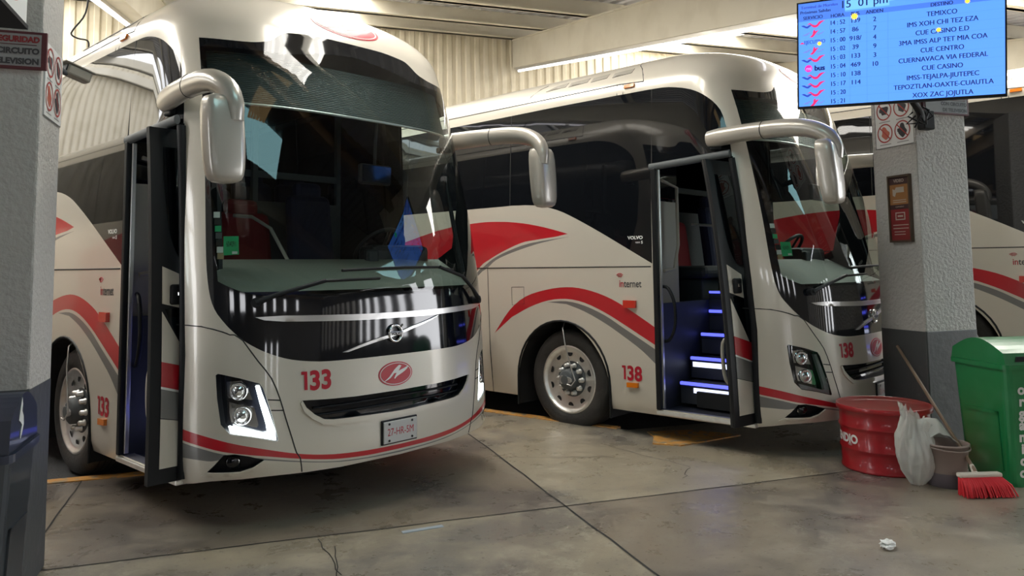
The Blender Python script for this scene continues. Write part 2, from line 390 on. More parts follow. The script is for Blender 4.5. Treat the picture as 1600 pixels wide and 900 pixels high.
SLASH=[(-1.323,1.077),(-1.451,1.130),(-1.543,1.164),(-1.618,1.212),(-1.783,1.277),(-1.761,1.261),(-1.617,1.193),(-1.543,1.144),(-1.451,1.111),(-1.35,1.076)]
RT_=[(.25,.668),(-.10,.655),(-.216,.642),(-.422,.611),(-.599,.576),(-.848,.526),(-1.062,.475),(-1.184,.451),(-1.292,.435),(-1.438,.422),(-1.5708,.416)]
RB_=[(.25,.60),(-.10,.588),(-.225,.573),(-.397,.549),(-.556,.522),(-.848,.484),(-1.07,.443),(-1.183,.421),(-1.291,.403),(-1.437,.389),(-1.5708,.385)]
GB_=[(.25,.475),(-.225,.472),(-.372,.468),(-.467,.465),(-.598,.478),(-.847,.459),(-1.069,.422),(-1.29,.382),(-1.437,.368),(-1.5708,.360)]
def sym(T,B): 
    T=catmull(T,3); B=catmull(B,3); return T+[(-PI-a,z) for a,z in T[-2::-1]]+[(-PI-a,z) for a,z in B]+B[-2::-1]
REDF=sym(RT_,RB_); GREYF=sym([(a,z-.014) for a,z in RB_],GB_)
R1=catmull([(2.065,.929),(1.837,1.185),(1.601,1.337),(1.311,1.413),(1.036,1.444),(.803,1.426),(.553,1.363),(.342,1.274),(.139,1.167),(-.03,1.071)],3)+catmull([(-.03,.910),(.144,.998),(.347,1.101),(.558,1.202),(.806,1.291),(1.039,1.325),(1.282,1.303),(1.537,1.23),(1.804,1.113)],3)
G1=catmull([(1.30,1.287),(1.039,1.301),(.807,1.262),(.558,1.174),(.348,1.065),(.145,.962),(-.03,.870)],3)+catmull([(-.03,.730),(.148,.868),(.35,.987),(.56,1.099),(.809,1.205),(1.04,1.272)],3)
R2=catmull([(1.009,1.987),(1.314,2.064),(1.636,2.124),(1.978,2.156),(2.363,2.158),(3.0,2.10),(4.0,1.90)],3)+catmull([(4.2,.60),(3.4,.85),(2.75,1.25),(2.305,1.644),(2.15,1.733),(1.95,1.818),(1.661,1.91),(1.476,1.935),(1.161,1.963)],3)
G2=catmull([(.98,1.957),(1.522,1.906),(1.852,1.828),(2.083,1.744),(2.236,1.656),(2.331,1.596),(2.75,1.21),(3.4,.81)],3)+catmull([(3.4,.74),(2.75,1.16),(2.323,1.556),(2.168,1.645),(2.033,1.733),(1.788,1.811),(1.431,1.893),(1.161,1.935)],3)
ARCH=catmull([(1.716,.10),(1.716,.357),(1.703,.549),(1.644,.746),(1.51,.945),(1.35,1.052),(1.164,1.101),(.985,1.081),(.814,.987),(.677,.855),(.571,.687),(.522,.518),(.512,.368),(.512,.10)],3)
REARCH=[(t+5.9,z) for t,z in ARCH]
GLT=[(9.3,3.33),(2.59,3.33),(1.21,3.335),(.24,3.33),(0,3.327),(-.19,3.315),(-.42,3.255),(-.58,3.158),(-.69,3.03),(-.745,2.86),(-.775,2.73),(-.795,2.60)]
GLL=[(.006,1.672),(.249,1.801),(.579,1.976),(.895,2.132),(1.155,2.24),(1.469,2.307),(1.888,2.324),(2.361,2.321),(9.3,2.32)]
GLT=catmull(GLT,3); GLL=catmull(GLL,3)
SIDE_R=GLT+[(.006,2.572)]+GLL
SIDE_L=GLT+[(-.80,2.2),(-.70,1.80),(-.50,1.70),(-.2,1.66)]+GLL
DRV=[(-.03,3.0),(-.03,1.665),(-.2,1.66),(-.50,1.70),(-.70,1.80),(-.80,2.2),(-.795,2.60),(-.745,2.86),(-.69,3.0)]
DOOR=[(0,.345),(0,2.556),(-.802,2.60),(-.835,2.3),(-.88,1.9),(-.925,1.55),(-.955,1.25),(-.963,.9),(-.963,.345)]
ORG=[(.315,3.418),(.20,3.418),(.20,3.385),(.315,3.385)]

def build_body(root):
    bot=[]
    for t,z in [(9,.285),(6,.285),(3,.285),(1,.285),(-.4,.285)]: bot.append((part(t,z),z))
    fr=[(-.12,.292),(-.3,.318),(-.45,.34),(-.7,.352),(-.9,.357),(-1.1,.352),(-1.3,.346),(-1.5708,.343)]
    bot=bot+fr+[(-PI-a,z) for a,z in fr[-2::-1]]+[(-PI-a,z) for a,z in bot[::-1]]
    rear=[.285+i*(3.80-.285)/24 for i in range(1,25)]
    outer=dense(bot,.15,False)+[(part(9,z,True),z) for z in rear]
    top=[(-PI-8.6+k*(17.2+PI)/50,3.80) for k in range(1,50)]
    outer+=top+[(part(9,z),z) for z in rear[::-1]]
    zl=[.30,.34,.39,.45,.52,.60]+[.60+.075*i for i in range(1,36)]+[3.33,3.36,3.40,3.43,3.46,3.49,3.52,3.55,3.58,3.61,3.64,3.66,3.68,3.70,3.72,3.735,3.75,3.76,3.77,3.78,3.788,3.795]
    al=[-PI*k/46+1e-3 for k in range(47)]
    side=[.08,.16,.24,.32,.42,.55,.7,.9,1.1,1.4,1.8,2.4,3.2,4.2,5.4,6.8,8.2]
    al+=side+[-PI-a for a in side]
    loops=[]; 
    L={}
    L['ws']=WS; L['hlR']=HL; L['hlL']=mir(HL); L['fogR']=FOG; L['fogL']=mir(FOG); L['gr']=GR
    L['door']=tz(dense(DOOR,.15)); 
    for s,lf in(('R',False),('L',True)):
        L['arch'+s]=tz(ARCH,lf); L['rear'+s]=tz(REARCH,lf)
    L['sgR']=tz(dense(SIDE_R,.3)); L['sgL']=tz(dense(SIDE_L,.3),True); L['drv']=tz(dense(DRV,.15),True)
    L['redF']=REDF; L['greyF']=GREYF
    for s,lf in(('R',False),('L',True)):
        for n,P in(('r1',R1),('g1',G1),('r2',R2),('g2',G2)): L[n+s]=tz(P,lf)
    cw=[(-.40-k*(PI-.8)/60,cowl_z(-.40-k*(PI-.8)/60)) for k in range(61)]
    fz=lambda a:3.15+.10*max(0,1-abs(a+PI/2)/.35)
    cw2=[(a,z+.022) for a,z in cw]; ft=[(-.50-k*(PI-1.0)/60,fz(-.50-k*(PI-1.0)/60)) for k in range(61)]; FU=1.035
    loops=[(outer,True)]+[(p,True) for p in L.values()]+[(q,False) for q in(cw,cw2,ft,dense([(-PI/2-FU,1.35),(-PI/2-FU,3.3)],.1,False),dense([(-PI/2+FU,1.35),(-PI/2+FU,3.3)],.1,False))]
    box={k:(min(q[0] for q in p),max(q[0] for q in p),min(q[1] for q in p),max(q[1] for q in p)) for k,p in L.items()}
    up=[.3*k for k in range(1,30)]; al2=[-PI*k/46+1e-3 for k in range(47)]+up+[-PI-a for a in up]
    grid=[(a,z) for a in al for z in zl if z<3.3 and inpoly(outer,a,z)]+[(a,z) for a in al2 for z in zl if z>=3.3 and inpoly(outer,a,z)]
    # stretch the shallow roof rows while triangulating so that edges follow the rows
    wp=lambda z:z if z<3.32 else 3.32+(z-3.32)*12; uw=lambda z:z if z<3.32 else 3.32+(z-3.32)/12
    vs,ts=cdt([([(a,wp(z)) for a,z in P],c) for P,c in loops],[(a,wp(z)) for a,z in grid]); vs=[(a,uw(z)) for a,z in vs]
    out={}
    order=['door','archR','archL','rearR','rearL','hlR','hlL','fogR','fogL','gr','ws','drv','sgR','sgL','redF','greyF','r1R','g1R','r2R','g2R','r1L','g1L','r2L','g2L']
    for t in ts:
        x=sum(vs[i][0] for i in t)/3; z=sum(vs[i][1] for i in t)/3
        if not inpoly(outer,x,z): continue
        r='body'
        for k in order:
            bx=box[k]
            if bx[0]<=x<=bx[1] and bx[2]<=z<=bx[3] and inpoly(L[k],x,z): r=k; break
        if r=='ws' and z<cowl_z(x): r='lower'
        out.setdefault(r,[]).append(t)
    mb_t=[];mb_m=[]
    for k,mi in(('body',0),('redF',1),('greyF',2),('r1R',1),('r1L',1),('r2R',1),('r2L',1),('g1R',2),('g1L',2),('g2R',2),('g2L',2)):
        for t in out.get(k,[]): mb_t.append(t); mb_m.append(mi)
    surf_mesh('body_shell',vs,mb_t,mb_m,['paint','paint_red','paint_grey'],root)
    # windscreen: glass with a black printed border
    wt=out['ws']; wm=[]
    for t in wt:
        x=sum(vs[i][0] for i in t)/3; z=sum(vs[i][1] for i in t)/3
        u=abs(x+PI/2); wm.append(1 if z>fz(x) or u>FU or z<cowl_z(x)+.022 else 0)
    surf_mesh('windscreen',vs,wt,wm,['ws_glass','frit'],root)
    surf_mesh('front_panel',vs,out['lower'],[0]*len(out['lower']),['black_gloss'],root)
    surf_mesh('side_window',vs,out['sgR'],[0]*len(out['sgR']),['dark_glass'],root)
    surf_mesh('side_window',vs,out['sgL'],[0]*len(out['sgL']),['dark_glass'],root)
    surf_mesh('driver_window',vs,out['drv'],[0]*len(out['drv']),['clear_glass'],root)
    # lamps and grille sit in recesses
    for s,f in(('R',lambda q:q),('L',mir)):
        mb=MB(); patch(mb,f(HL),-.07,0,'black_gloss')
        P=dense(f(HL),.05); n=len(P); mb.add([sp(*p) for p in P]+[sp(*p,-.07) for p in P],[[i,(i+1)%n,(i+1)%n+n,i+n] for i in range(n)],'black_plastic')
        h=mb.build('headlight',root)
        mb=MB(); patch(mb,f(LED),-.012,.03,'led',.03); mb.build('led_strip',h)
        for Q in(LENS1,LENS2):
            mb=MB(); q=f(Q); patch(mb,q,-.045,.02,'chrome',.03); ca=sum(p[0] for p in q)/len(q); cz=sum(p[1] for p in q)/len(q)
            c=sp(ca,cz,-.045); mb.lathe([(.058,0),(.056,.012),(.05,.02),(.044,.008),(.03,.02),(.018,.03),(.001,.034)],c,nrm(ca,cz),'chrome',24)
            mb.build('lamp',h)
        mb=MB(); patch(mb,f(HL),-.002,0,'lamp_glass'); mb.build('lamp_cover',h,fixn=False)
        mb=MB(); patch(mb,f(FOG),-.05,0,'black_plastic'); P=dense(f(FOG),.05); n=len(P); mb.add([sp(*p) for p in P]+[sp(*p,-.05) for p in P],[[i,(i+1)%n,(i+1)%n+n,i+n] for i in range(n)],'black_plastic')
        h=mb.build('fog_light',root)
        a,z=f([(-.62,.452)])[0]; mb=MB(); mb.lathe([(.046,-.03),(.046,.0),(.040,.006)],sp(a,z,-.03),nrm(a,z),'chrome',20); mb.lathe([(.040,.006),(.03,.014),(.001,.018)],sp(a,z,-.03),nrm(a,z),'dark_glass',20); mb.build('lamp',h)
        mb=MB(); patch(mb,f(FOGLIP),.010,.012,'paint',.04); mb.build('fog_light_trim',root)
    mb=MB(); patch(mb,GR,-.06,0,'black_gloss'); P=dense(GR,.05); n=len(P); mb.add([sp(*p) for p in P]+[sp(*p,-.06) for p in P],[[i,(i+1)%n,(i+1)%n+n,i+n] for i in range(n)],'black_plastic')
    for k in(1,2):
        zz=.648+.045*k; mb.tube([sp(-1.17-(PI-2.34)*j/14,zz,-.045) for j in range(15)],.007,'black_plastic',6)
    mb.build('grille',root)
    mb=MB(); patch(mb,GRLIP,.012,.014,'paint',.04); mb.build('grille_trim',root)
    mb=MB(); patch(mb,CHROME,.014,.016,'silver',.04); mb.build('trim_bar',root,'silver trim bar')
    mb=MB(); patch(mb,SLASH,.014,.016,'silver',.03); mb.build('badge_bar',root,'diagonal silver badge bar')
    # panel gaps
    mb=MB()
    def gap(L,r=.0045): mb.tube([sp(a,z,-.001) for a,z in L],r,'seam',6)
    for f in(lambda q:q,mir):
        gap(catmull(f([(-.06,1.287),(-.16,1.285),(-.384,1.277),(-.554,1.245),(-.617,1.225),(-.651,1.224),(-.71,1.189)]),2))
        gap(catmull(f([(-.71,1.189),(-.818,1.055),(-.903,.949),(-.955,.821),(-.986,.706),(-1.022,.578),(-1.048,.485),(-1.07,.448),(-1.076,.36)]),2))
        gap(f([(-.878,.821),(-.954,.812)])); gap(f([(-.897,.755),(-.976,.749)]))
    for lf in(False,True):
        T=lambda L:tz(dense(L,.4,False),lf)
        gap(T([(0.02,1.645),(9,1.645)]),.006); gap(T([(2.166,1.64),(2.12,.285)])); gap(T([(.10,3.425),(.385,3.443),(9,3.444)]),.006)
        gap(T([(.33,3.33),(.34,3.44)])); gap(T([(.40,3.33),(.41,3.44)])); gap(T([(-.004,2.58),(-.004,3.325)]),.006); gap(T([(1.82,2.33),(1.82,3.33)]),.006); gap(T([(3.6,2.32),(3.6,3.33)]))
        gap(T([(1.80,1.435),(1.62,1.44),(1.618,1.262),(1.795,1.245),(1.80,1.435)]),.003)
        gap(T([(4.2,1.64),(4.2,.29)])); gap(T([(5.9,1.64),(5.9,.29)]))
        gap(T([(.10,3.425),(.13,3.50),(.18,3.58),(.25,3.64),(.3,3.70),(.33,3.745)]),.005); gap(T([(1.62,3.45),(1.60,3.52),(1.52,3.60),(1.45,3.64)]),.005)
    mb.build('panel_gap',root)
    for lf in(False,True):
        for k,(t0,t1) in enumerate(((1.40,1.13),(1.085,.84),(.79,.59),(.52,.29))):
            mb=MB(); z0,z1=3.545,3.60
            P=[(t0,z0),(t1,z0+.012),(t1,z1+.012),((t0+.0) if k else t0-.12,z1)]; patch(mb,tz(P,lf),.004,.006,'int_beige',.06,wall='seam'); mb.build('roof_vent',root)
        mb=MB(); patch(mb,tz(ORG,lf),.018,.02,'amber',.03); mb.build('marker_lamp',root,'small amber marker lamp')
    # rear end
    mb=MB(); P=[(S(part(9,z),z)[0],z) for z in [.285]+rear]; P=P+[(2*CX-x,z) for x,z in P[::-1]]
    mb.prism(P,lambda u,v,h:(u,9+h,v),-.02,.0,'paint'); mb.build('rear_panel',root)
# ------------------------------------------------------------------ coach fittings
def wheel(root,t,left=False,zc=.505):
    x0=.075; sgn=1
    X=(lambda x:2*CX-x) if left else (lambda x:x)
    ax=(-1,0,0) if not left else (1,0,0)
    mb=MB(); w=.29
    mb.lathe([(.33,.0-.02),(.345,.0),(.40,.012),(.455,.006),(.485,-.012),(.503,-.045),(.505,-.09),(.505,-.20),(.503,-.245),(.48,-.28),(.36,-.29)],(X(x0),t,zc),ax,'tyre',48)
    for h in(-.075,-.12,-.165,-.21): mb.lathe([(.506,h),(.5065,h-.003),(.506,h-.010)],(X(x0),t,zc),ax,'black_matte',48)
    wl=mb.build('wheel',root)
    mb=MB(); mb.lathe([(.345,-.004),(.335,.004),(.322,-.002),(.312,-.022),(.285,-.030),(.225,-.040),(.180,-.055)],(X(x0),t,zc),ax,'alu',48); mb.lathe([(.180,-.055),(.168,-.056),(.112,-.050),(.105,-.02)],(X(x0),t,zc),ax,'int_grey',48); mb.lathe([(.105,-.02),(.100,.030),(.080,.045),(.001,.047)],(X(x0),t,zc),ax,'int_grey',48)
    a3=Vector(ax)
    for k in range(10):
        a=2*PI*(k+.5)/10; c=Vector((X(x0),t+.262*math.cos(a),zc+.262*math.sin(a)))+a3*(-.0325)
        mb.lathe([(.033,.0005),(.028,.001),(.001,.001)],c,(a3+Vector((0,math.cos(a),math.sin(a)))*.17).normalized(),'black_matte',14)
    rim=mb.build('wheel_rim',wl)
    for k in range(10):
        a=2*PI*k/10; c=Vector((X(x0),t+.142*math.cos(a),zc+.142*math.sin(a)))+a3*(-.045)
        mb=MB(); mb.lathe([(.027,0),(.027,.012),(.021,.014),(.021,.044),(.013,.052),(.001,.053)],c,ax,'alu',12); mb.build('lug_nut',wl)
    # tyre air line with its arm in front of the hub
    mb=MB(); mb.tube([(X(.10),t+.06,1.09),(X(.03),t+.03,1.02),(X(.005),t-.02,.85),(X(-.005),t-.08,.68),(X(-.02),t-.16,.52),(X(-.035),t-.12,.465),(X(-.04),t-.07,.475)],.0065,'silver',8); mb.build('air_hose',wl)
    mb=MB(); P=[(.05,.042),(.075,.02),(.075,-.02),(.05,-.042),(-.06,-.028),(-.085,-.012),(-.085,.012),(-.06,.028)]
    mb.prism(P,lambda u,v,h:(X(x0-.05-h),t+u,zc+v-.01*0),0,.018,'silver'); mb.cyl((X(x0-.04),t,zc),(X(x0-.07),t,zc),.045,'int_grey',16); mb.build('hub_bracket',wl)
def well(root,t,left=False):
    X=(lambda x:2*CX-x) if left else (lambda x:x)
    mb=MB(); n=20; A=[PI*k/n for k in range(n+1)]; P=[(t+.60*math.cos(a),.50+.60*math.sin(a)) for a in A]; P=[(t+.60,.20)]+P+[(t-.60,.20)]
    m=len(P); vs=[(X(.012),u,v) for u,v in P]+[(X(.52),u,v) for u,v in P]
    mb.add(vs,[[i,i+1,i+1+m,i+m] for i in range(m-1)]+[list(range(m,2*m))],'black_matte'); 
    mb.tube([(X(.0),u,v) for u,v in P],.012,'black_plastic',6); mb.build('wheel_well',root,fixn=False)
def mirror(root,left=False):
    X=(lambda x:2*CX-x) if left else (lambda x:x)
    mb=MB(); s=-1 if left else 1
    path=[(.020,-.60,2.768),(.000,-.72,2.770),(-.03,-.92,2.772),(-.055,-1.12,2.770),(-.075,-1.32,2.762),(-.085,-1.48,2.742),(-.085,-1.60,2.705),(-.075,-1.69,2.645),(-.065,-1.735,2.56),(-.06,-1.745,2.47)]
    r=[(.070,.050),(.080,.060),(.078,.060),(.074,.058),(.074,.06),(.072,.062),(.068,.062),(.062,.06),(.055,.055),(.035,.045)]
    pp=catmull(path,3,ang=179); rr=[]
    for i in range(len(r)-1):
        for k in range(3): f=k/3; rr.append((r[i][0]*(1-f)+r[i+1][0]*f,r[i][1]*(1-f)+r[i+1][1]*f))
    rr.append(r[-1]); mb.tube([(X(p[0]),p[1],p[2]) for p in pp],rr,'silver_paint',18,up=None)
    arm=mb.build('mirror_arm',root)
    mb=MB(); mb.tube([(X(-.058),-1.150,2.770),(X(-.060),-1.157,2.770)],[(.0765,.061)]*2,'seam',18); mb.build('arm_joint',arm)
    mb=MB(); mb.box((X(.06),-.66,2.69),(.10,.10,.05),'black_plastic',bev=.01); mb.build('mirror_bracket',arm)
    # head: rounded shell, flat mirror faces the rear
    mb=MB(); vs=[];fs=[]; nz=15; nk=24
    prof=[(0,.05),(.012,.50),(.04,.78),(.10,.92),(.22,.985),(.42,1.0),(.56,.99),(.70,.97),(.82,.93),(.90,.87),(.955,.76),(.985,.55),(1,.05)]
    for h,w in prof:
        z=2.625-h*.515; cx=-.115+.01*h; cy=-1.665-.045*h
        for k in range(nk):
            a=2*PI*k/nk; ca,sa=math.cos(a),math.sin(a); e=.44
            ux=math.copysign(abs(ca)**e,ca)*.112*w; uy=math.copysign(abs(sa)**e,sa)
            vs.append((X(cx+ux),cy+(uy*.062*(.35+.65*w) if uy>0 else uy*.088*w),z))
    for i in range(len(prof)-1):
        for k in range(nk): fs.append([i*nk+k,i*nk+(k+1)%nk,(i+1)*nk+(k+1)%nk,(i+1)*nk+k])
    mb.add(vs,fs,'silver_paint',True); hd=mb.build('mirror_head',root)
    mb=MB(); P=[(.085*math.copysign(abs(math.cos(a))**.5,math.cos(a)),.20*math.copysign(abs(math.sin(a))**.5,math.sin(a))) for a in [2*PI*k/32 for k in range(32)]]
    mb.prism(P,lambda u,v,h:(X(-.115+u),-1.632-.045*((2.625-(2.37+v))/.515)+h,2.37+v),0,.006,'chrome'); mb.build('mirror_glass',hd)
def door_leaf(root):
    """leaf standing square to the body at the front of the doorway, its outer face to the front"""
    def fr(z): return max(0,min(1,(z-.33)/2.24))
    def P(s,z,h=0):
        f=fr(z); return (-.175+.06*f+s,-.958+.16*f**1.15+.10*f**3+h,z)
    mb=MB()
    def slab(poly,m,h0=-.006,h1=.0):
        q=dense(poly,.12); mb.prism(q,lambda u,v,h:P(u,v,h),h0,h1,m)
    slab([(0,.33),(.47,.33),(.47,2.57),(0,2.57)],'black_plastic',0,.045)
    slab([(.066,.42),(.47,.42),(.47,.625),(.066,.717)],'paint'); slab([(.066,.722),(.47,.63),(.47,.775),(.066,.897)],'paint_grey'); slab([(.066,.897),(.47,.775),(.47,.785),(.066,.912)],'logo_white')
    slab([(.066,.912),(.47,.785),(.47,.945),(.066,1.062)],'paint_red')
    slab([(.066,1.062),(.27,1.005),(.066,1.37)],'paint'); slab([(.066,1.42),(.25,1.37),(.25,1.57),(.066,1.655)],'paint')
    d=mb.build('door',root)
    mb=MB(); q=catmull([(.085,2.44),(.30,2.44),(.44,2.44),(.44,1.62),(.27,1.63),(.18,1.70),(.12,1.85),(.095,2.05),(.082,2.25)],3); mb.prism(q,lambda u,v,h:P(u,v,h),-.004,-.001,'door_glass'); mb.build('door_glass',d)
    mb=MB(); mb.box(Vector(P(.165,1.475,-.012)),(.11,.03,.13),'black_plastic',bev=.02); mb.box(Vector(P(.175,1.48,-.03)),(.05,.015,.03),'chrome',bev=.006); mb.build('door_handle',d)
    mb=MB(); q=[(.25,1.40),(.085,1.385),(.25,1.02)]; mb.prism(q,lambda u,v,h:P(u,v,h),-.003,-.0005,'door_glass'); mb.build('lower_door_glass',d)
    mb=MB(); mb.tube([P(.018,z_,.03) for z_ in(.33,1.0,1.7,2.2,2.57)],.020,'rubber',8); mb.build('door_seal',d)
    mb=MB(); mb.tube(catmull([P(.06,1.05,.05),P(.035,1.0,.09),P(.03,.85,.10),P(.04,.70,.09),P(.07,.66,.05)],3),.016,'int_beige',10); mb.build('grab_handle',d)
def coach_base():
    root=thing('coach',None,None)
    build_body(root)
    for lf in(False,True):
        wheel(root,1.087,lf); well(root,1.114,lf); wheel(root,6.99,lf); well(root,7.014,lf)
    mirror(root); mirror(root,True); door_leaf(root)
    # doorway: rubber edges, top rail, sill
    mb=MB(); mb.box((.03,-.025,1.45),(.07,.05,2.22),'black_plastic',bev=.008); mb.box((.045,-.055,1.45),(.03,.02,2.2),'silver',bev=.004); mb.build('door_jamb',root)
    mb=MB(); q=[(.035,-.85,2.2),(.035,-.955,1.2),(.035,-.965,.35)]; mb.tube([(.05,-.80,2.58),(.045,-.86,2.15),(.035,-.925,1.55),(.03,-.962,1.1),(.03,-.968,.34)],.030,'black_plastic',8); mb.build('door_jamb',root)
    mb=MB(); mb.tube([(.018,.02,2.575),(.020,-.4,2.597),(.022,-.80,2.620)],[(.034,.022)]*3,'int_grey',10); mb.build('door_rail',root)
    mb=MB(); mb.box((.06,-.48,.315),(.13,.96,.035),'alu',bev=.008); mb.build('door_sill',root)
    mb=MB(); mb.tube(catmull([(.10,-.03,1.46),(.08,-.11,1.44),(.07,-.17,1.33),(.07,-.185,1.2),(.07,-.17,1.07),(.08,-.11,.97),(.10,-.03,.95)],3,ang=179),.016,'black_plastic',8); mb.build('grab_handle',root)
    # entry steps rising away from the doorway
    mb=MB(); mb.box((.55,-.48,.31),(.98,.96,.03),'step'); mb.box((1.02,-.45,.8),(.03,1.0,1.0),'int_dark'); mb.box((.52,.0,.80),(.96,.03,1.0),'step'); mb.build('stairwell',root)
    for k,(x0,z,t0,t1) in enumerate(((.32,.555,-.90,-.06),(.54,.765,-.90,-.05),(.77,.975,-.90,-.04),(.98,1.19,-.90,-.02))):
        mb=MB(); tm=(t0+t1)/2; L=t1-t0; mb.box((x0+.16,tm,z-.02),(.32,L,.04),'step',bev=.006); mb.box((x0+.03,tm,z-.105),(.03,L,.17),'step')
        st=mb.build('stair_step',root)
        mb=MB(); mb.box((x0+.0,tm,z-.004),(.03,L*.98,.028),'blue_led',bev=.004); mb.build('step_edge_light',st)
        if k<2: mb=MB(); mb.box((x0+.012,tm+.02,z-.062),(.012,L*(.62 if k==0 else .9),.050),'white_led'); mb.build('step_light',st)
    for x0,z,t0,t1 in((1.04,1.385,-.19,.0),(1.04,1.56,.08,.27)):
        mb=MB(); mb.box((x0+.16,(t0+t1)/2,z-.09),(.32,t1-t0,.18),'step',bev=.006); st=mb.build('stair_step',root); mb=MB(); mb.box((x0-.005,(t0+t1)/2,z-.01),(.02,(t1-t0)*.95,.022),'blue_led',bev=.004); mb.build('step_edge_light',st)
    # inside
    mb=MB(); mb.box((1.75,-.35,1.05),(1.5,1.5,.04),'int_dark'); mb.box((1.29,4.5,1.22),(2.42,8.9,.04),'int_dark'); mb.box((1.29,4.6,3.30),(2.2,8.9,.05),'int_dark'); mb.box((1.29,-.25,3.34),(2.0,1.0,.03),'int_dark'); mb.build('cabin_floor_and_ceiling',root)
    mb=MB(); mb.box((1.29,5.0,.55),(1.5,8.2,.6),'black_matte'); mb.box((1.29,-.75,.42),(2.0,1.0,.14),'black_matte'); mb.build('underbody',root)
    mb=MB(); mb.box((.30,.06,1.72),(.46,.03,1.1),'int_beige'); mb.box((.30,.05,2.55),(.46,.02,.5),'dark_glass'); mb.tube([(.10,-.06,2.45),(.36,-.06,2.40),(.36,-.06,1.85),(.28,-.06,1.62),(.10,-.06,1.60)],.016,'int_beige',8); mb.build('entry_screen',root,'beige entry screen with a bent handrail')
    # dashboard follows the windscreen
    mb=MB(); n=24; T=[];B=[];K=[]
    for i in range(n+1):
        a=-.50-(PI-1.0)*i/n; p=Vector(S(a,1.56))+Vector(nrm(a,1.56))*-.05; q=p+Vector((0,.42+.25*math.sin(PI*i/n)**.5,0)); z=1.575
        T.append((p.x,p.y,z-.09)); B.append((q.x,q.y,1.70)); K.append((q.x,q.y,1.05))
    vs=T+B+K; m=n+1; mb.add(vs,[[i,i+1,i+1+m,i+m] for i in range(n)]+[[m+i,m+i+1,2*m+i+1,2*m+i] for i in range(n)],'dash',True); d=mb.build('dashboard',root,fixn=False)
    mb=MB(); mb.box((1.98,-.62,1.72),(.62,.22,.20),'black_plastic',bev=.05); mb.box((1.62,-.78,1.70),(.12,.06,.16),'black_plastic',bev=.02); mb.build('instrument_binnacle',d)
    mb=MB(); c=Vector((1.98,-.42,1.78)); ax=Vector((0,.75,.66)); R=Matrix.Rotation(0,3,'X'); u=Vector((1,0,0)); w=ax.cross(u)
    mb.tube([c+(u*math.cos(2*PI*k/28)+w*math.sin(2*PI*k/28))*.235 for k in range(29)],.018,'black_plastic',8,caps=False)
    for a in(.2,PI-.2,-PI/2): mb.tube([c-ax*.03,c+(u*math.cos(a)+w*math.sin(a))*.23],.014,'black_plastic',6)
    mb.cyl(c-ax*.06,c-ax*.01,.06,'black_plastic',16); mb.cyl(c-ax*.5,c-ax*.05,.03,'black_plastic',10); mb.build('steering_wheel',root)
    def seat(x,t,z,m,name='seat',w=.50,h=.78,head='int_dark'):
        mb=MB(); mb.box((x,t,z+.42),(w,.48,.13),'int_dark',bev=.05); mb.box((x,t+.24,z+.42+h/2),(w,.13,h),m,bev=.055,fn=lambda p:(p.x*(1-.15*max(0,p.z)),p.y+.12*(p.z+.3),p.z)); mb.box((x,t+.02,z+.18),(w*.7,.35,.36),'int_dark',bev=.02)
        s=mb.build(name,root); mb=MB(); mb.box((x,t+.34,z+.42+h+.02),(w*.62,.11,.20),head,bev=.05); mb.build('head_rest',s)
    seat(1.74,.02,1.10,'seat_navy','driver_seat',w=.46,head='seat_navy'); seat(1.20,.22,1.16,'seat_red','guide_seat',h=.55,head='seat_red')
    for r in range(4):
        for x in(.36,.84,1.74,2.22): seat(x,1.05+.85*r,1.24,'seat_navy','passenger_seat',w=.44,h=.85,head='seat_navy')
    mb=MB(); mb.box((1.72,.62,1.75),(1.1,.04,1.0),'int_grey'); mb.box((1.35,.60,2.45),(.05,.05,1.6),'int_grey'); mb.box((1.72,.62,2.5),(1.1,.03,.06),'int_grey'); mb.box((2.26,.62,2.4),(.05,.04,1.6),'int_grey'); mb.build('driver_partition',root)
    # blind across the top of the windscreen
    mb=MB(); n=30; vs=[]
    for i in range(n+1):
        a=-.58-(PI-1.16)*i/n
        for z in(3.16,2.78): p=sp(a,z,-.07); vs.append(tuple(p))
    mb.add(vs,[[2*i,2*i+2,2*i+3,2*i+1] for i in range(n)],'blind_ribbed',True)
    bl=mb.build('sun_blind',root,fixn=False)
    mb=MB(); mb.tube([sp(-.58-(PI-1.16)*i/n,2.775,-.07) for i in range(n+1)],.010,'silver',8); mb.build('blind_rail',bl)
    mb=MB(); mb.box((1.52,-.95,2.36),(.30,.05,.16),'black_plastic',bev=.02); mb.box((1.52,-.98,2.36),(.27,.01,.13),'black_gloss'); mb.tube([(1.52,-.95,2.42),(1.52,-.96,2.62),(1.52,-.98,2.78)],.012,'black_plastic',8); mb.build('interior_mirror',root)
    mb=MB(); mb.tube([sp(-2.36,1.60,-.10),sp(-2.36,1.9,-.12),sp(-2.36,2.3,-.12),sp(-2.36,2.42,-.10)],.018,'black_plastic',8); mb.tube([(1.05,-.55,1.62),(1.0,-.3,1.95),(.95,-.1,2.05),(.9,.1,2.07)],.014,'int_beige',8); mb.build('hand_rail',root)
    # stickers behind the glass
    mb=MB()
    for k,(z,m_) in enumerate(((2.0,'paper'),(1.955,'seam'),(1.91,'green_sticker'),(1.865,'int_grey'),(1.82,'seam'),(1.775,'paper'),(1.735,'wood'))): patch(mb,[(-.548,z),(-.60,z),(-.595,z-.038),(-.543,z-.038)],-.006,0,m_)
    mb.build('windscreen_sticker',root,'narrow column of small printed stickers',fixn=False)
    mb=MB(); patch(mb,[(-.61,1.842),(-.725,1.842),(-.712,1.725),(-.595,1.720)],-.006,0,'green_sticker'); put_text(mb,'604091',.05,lambda u,v:sp(-.625-u*.52,1.775+v,-.0045),'seam'); patch(mb,[(-.665,1.745),(-.705,1.745),(-.703,1.73),(-.663,1.728)],-.0048,0,'paper'); mb.build('windscreen_sticker',root,'green permit sticker',fixn=False)
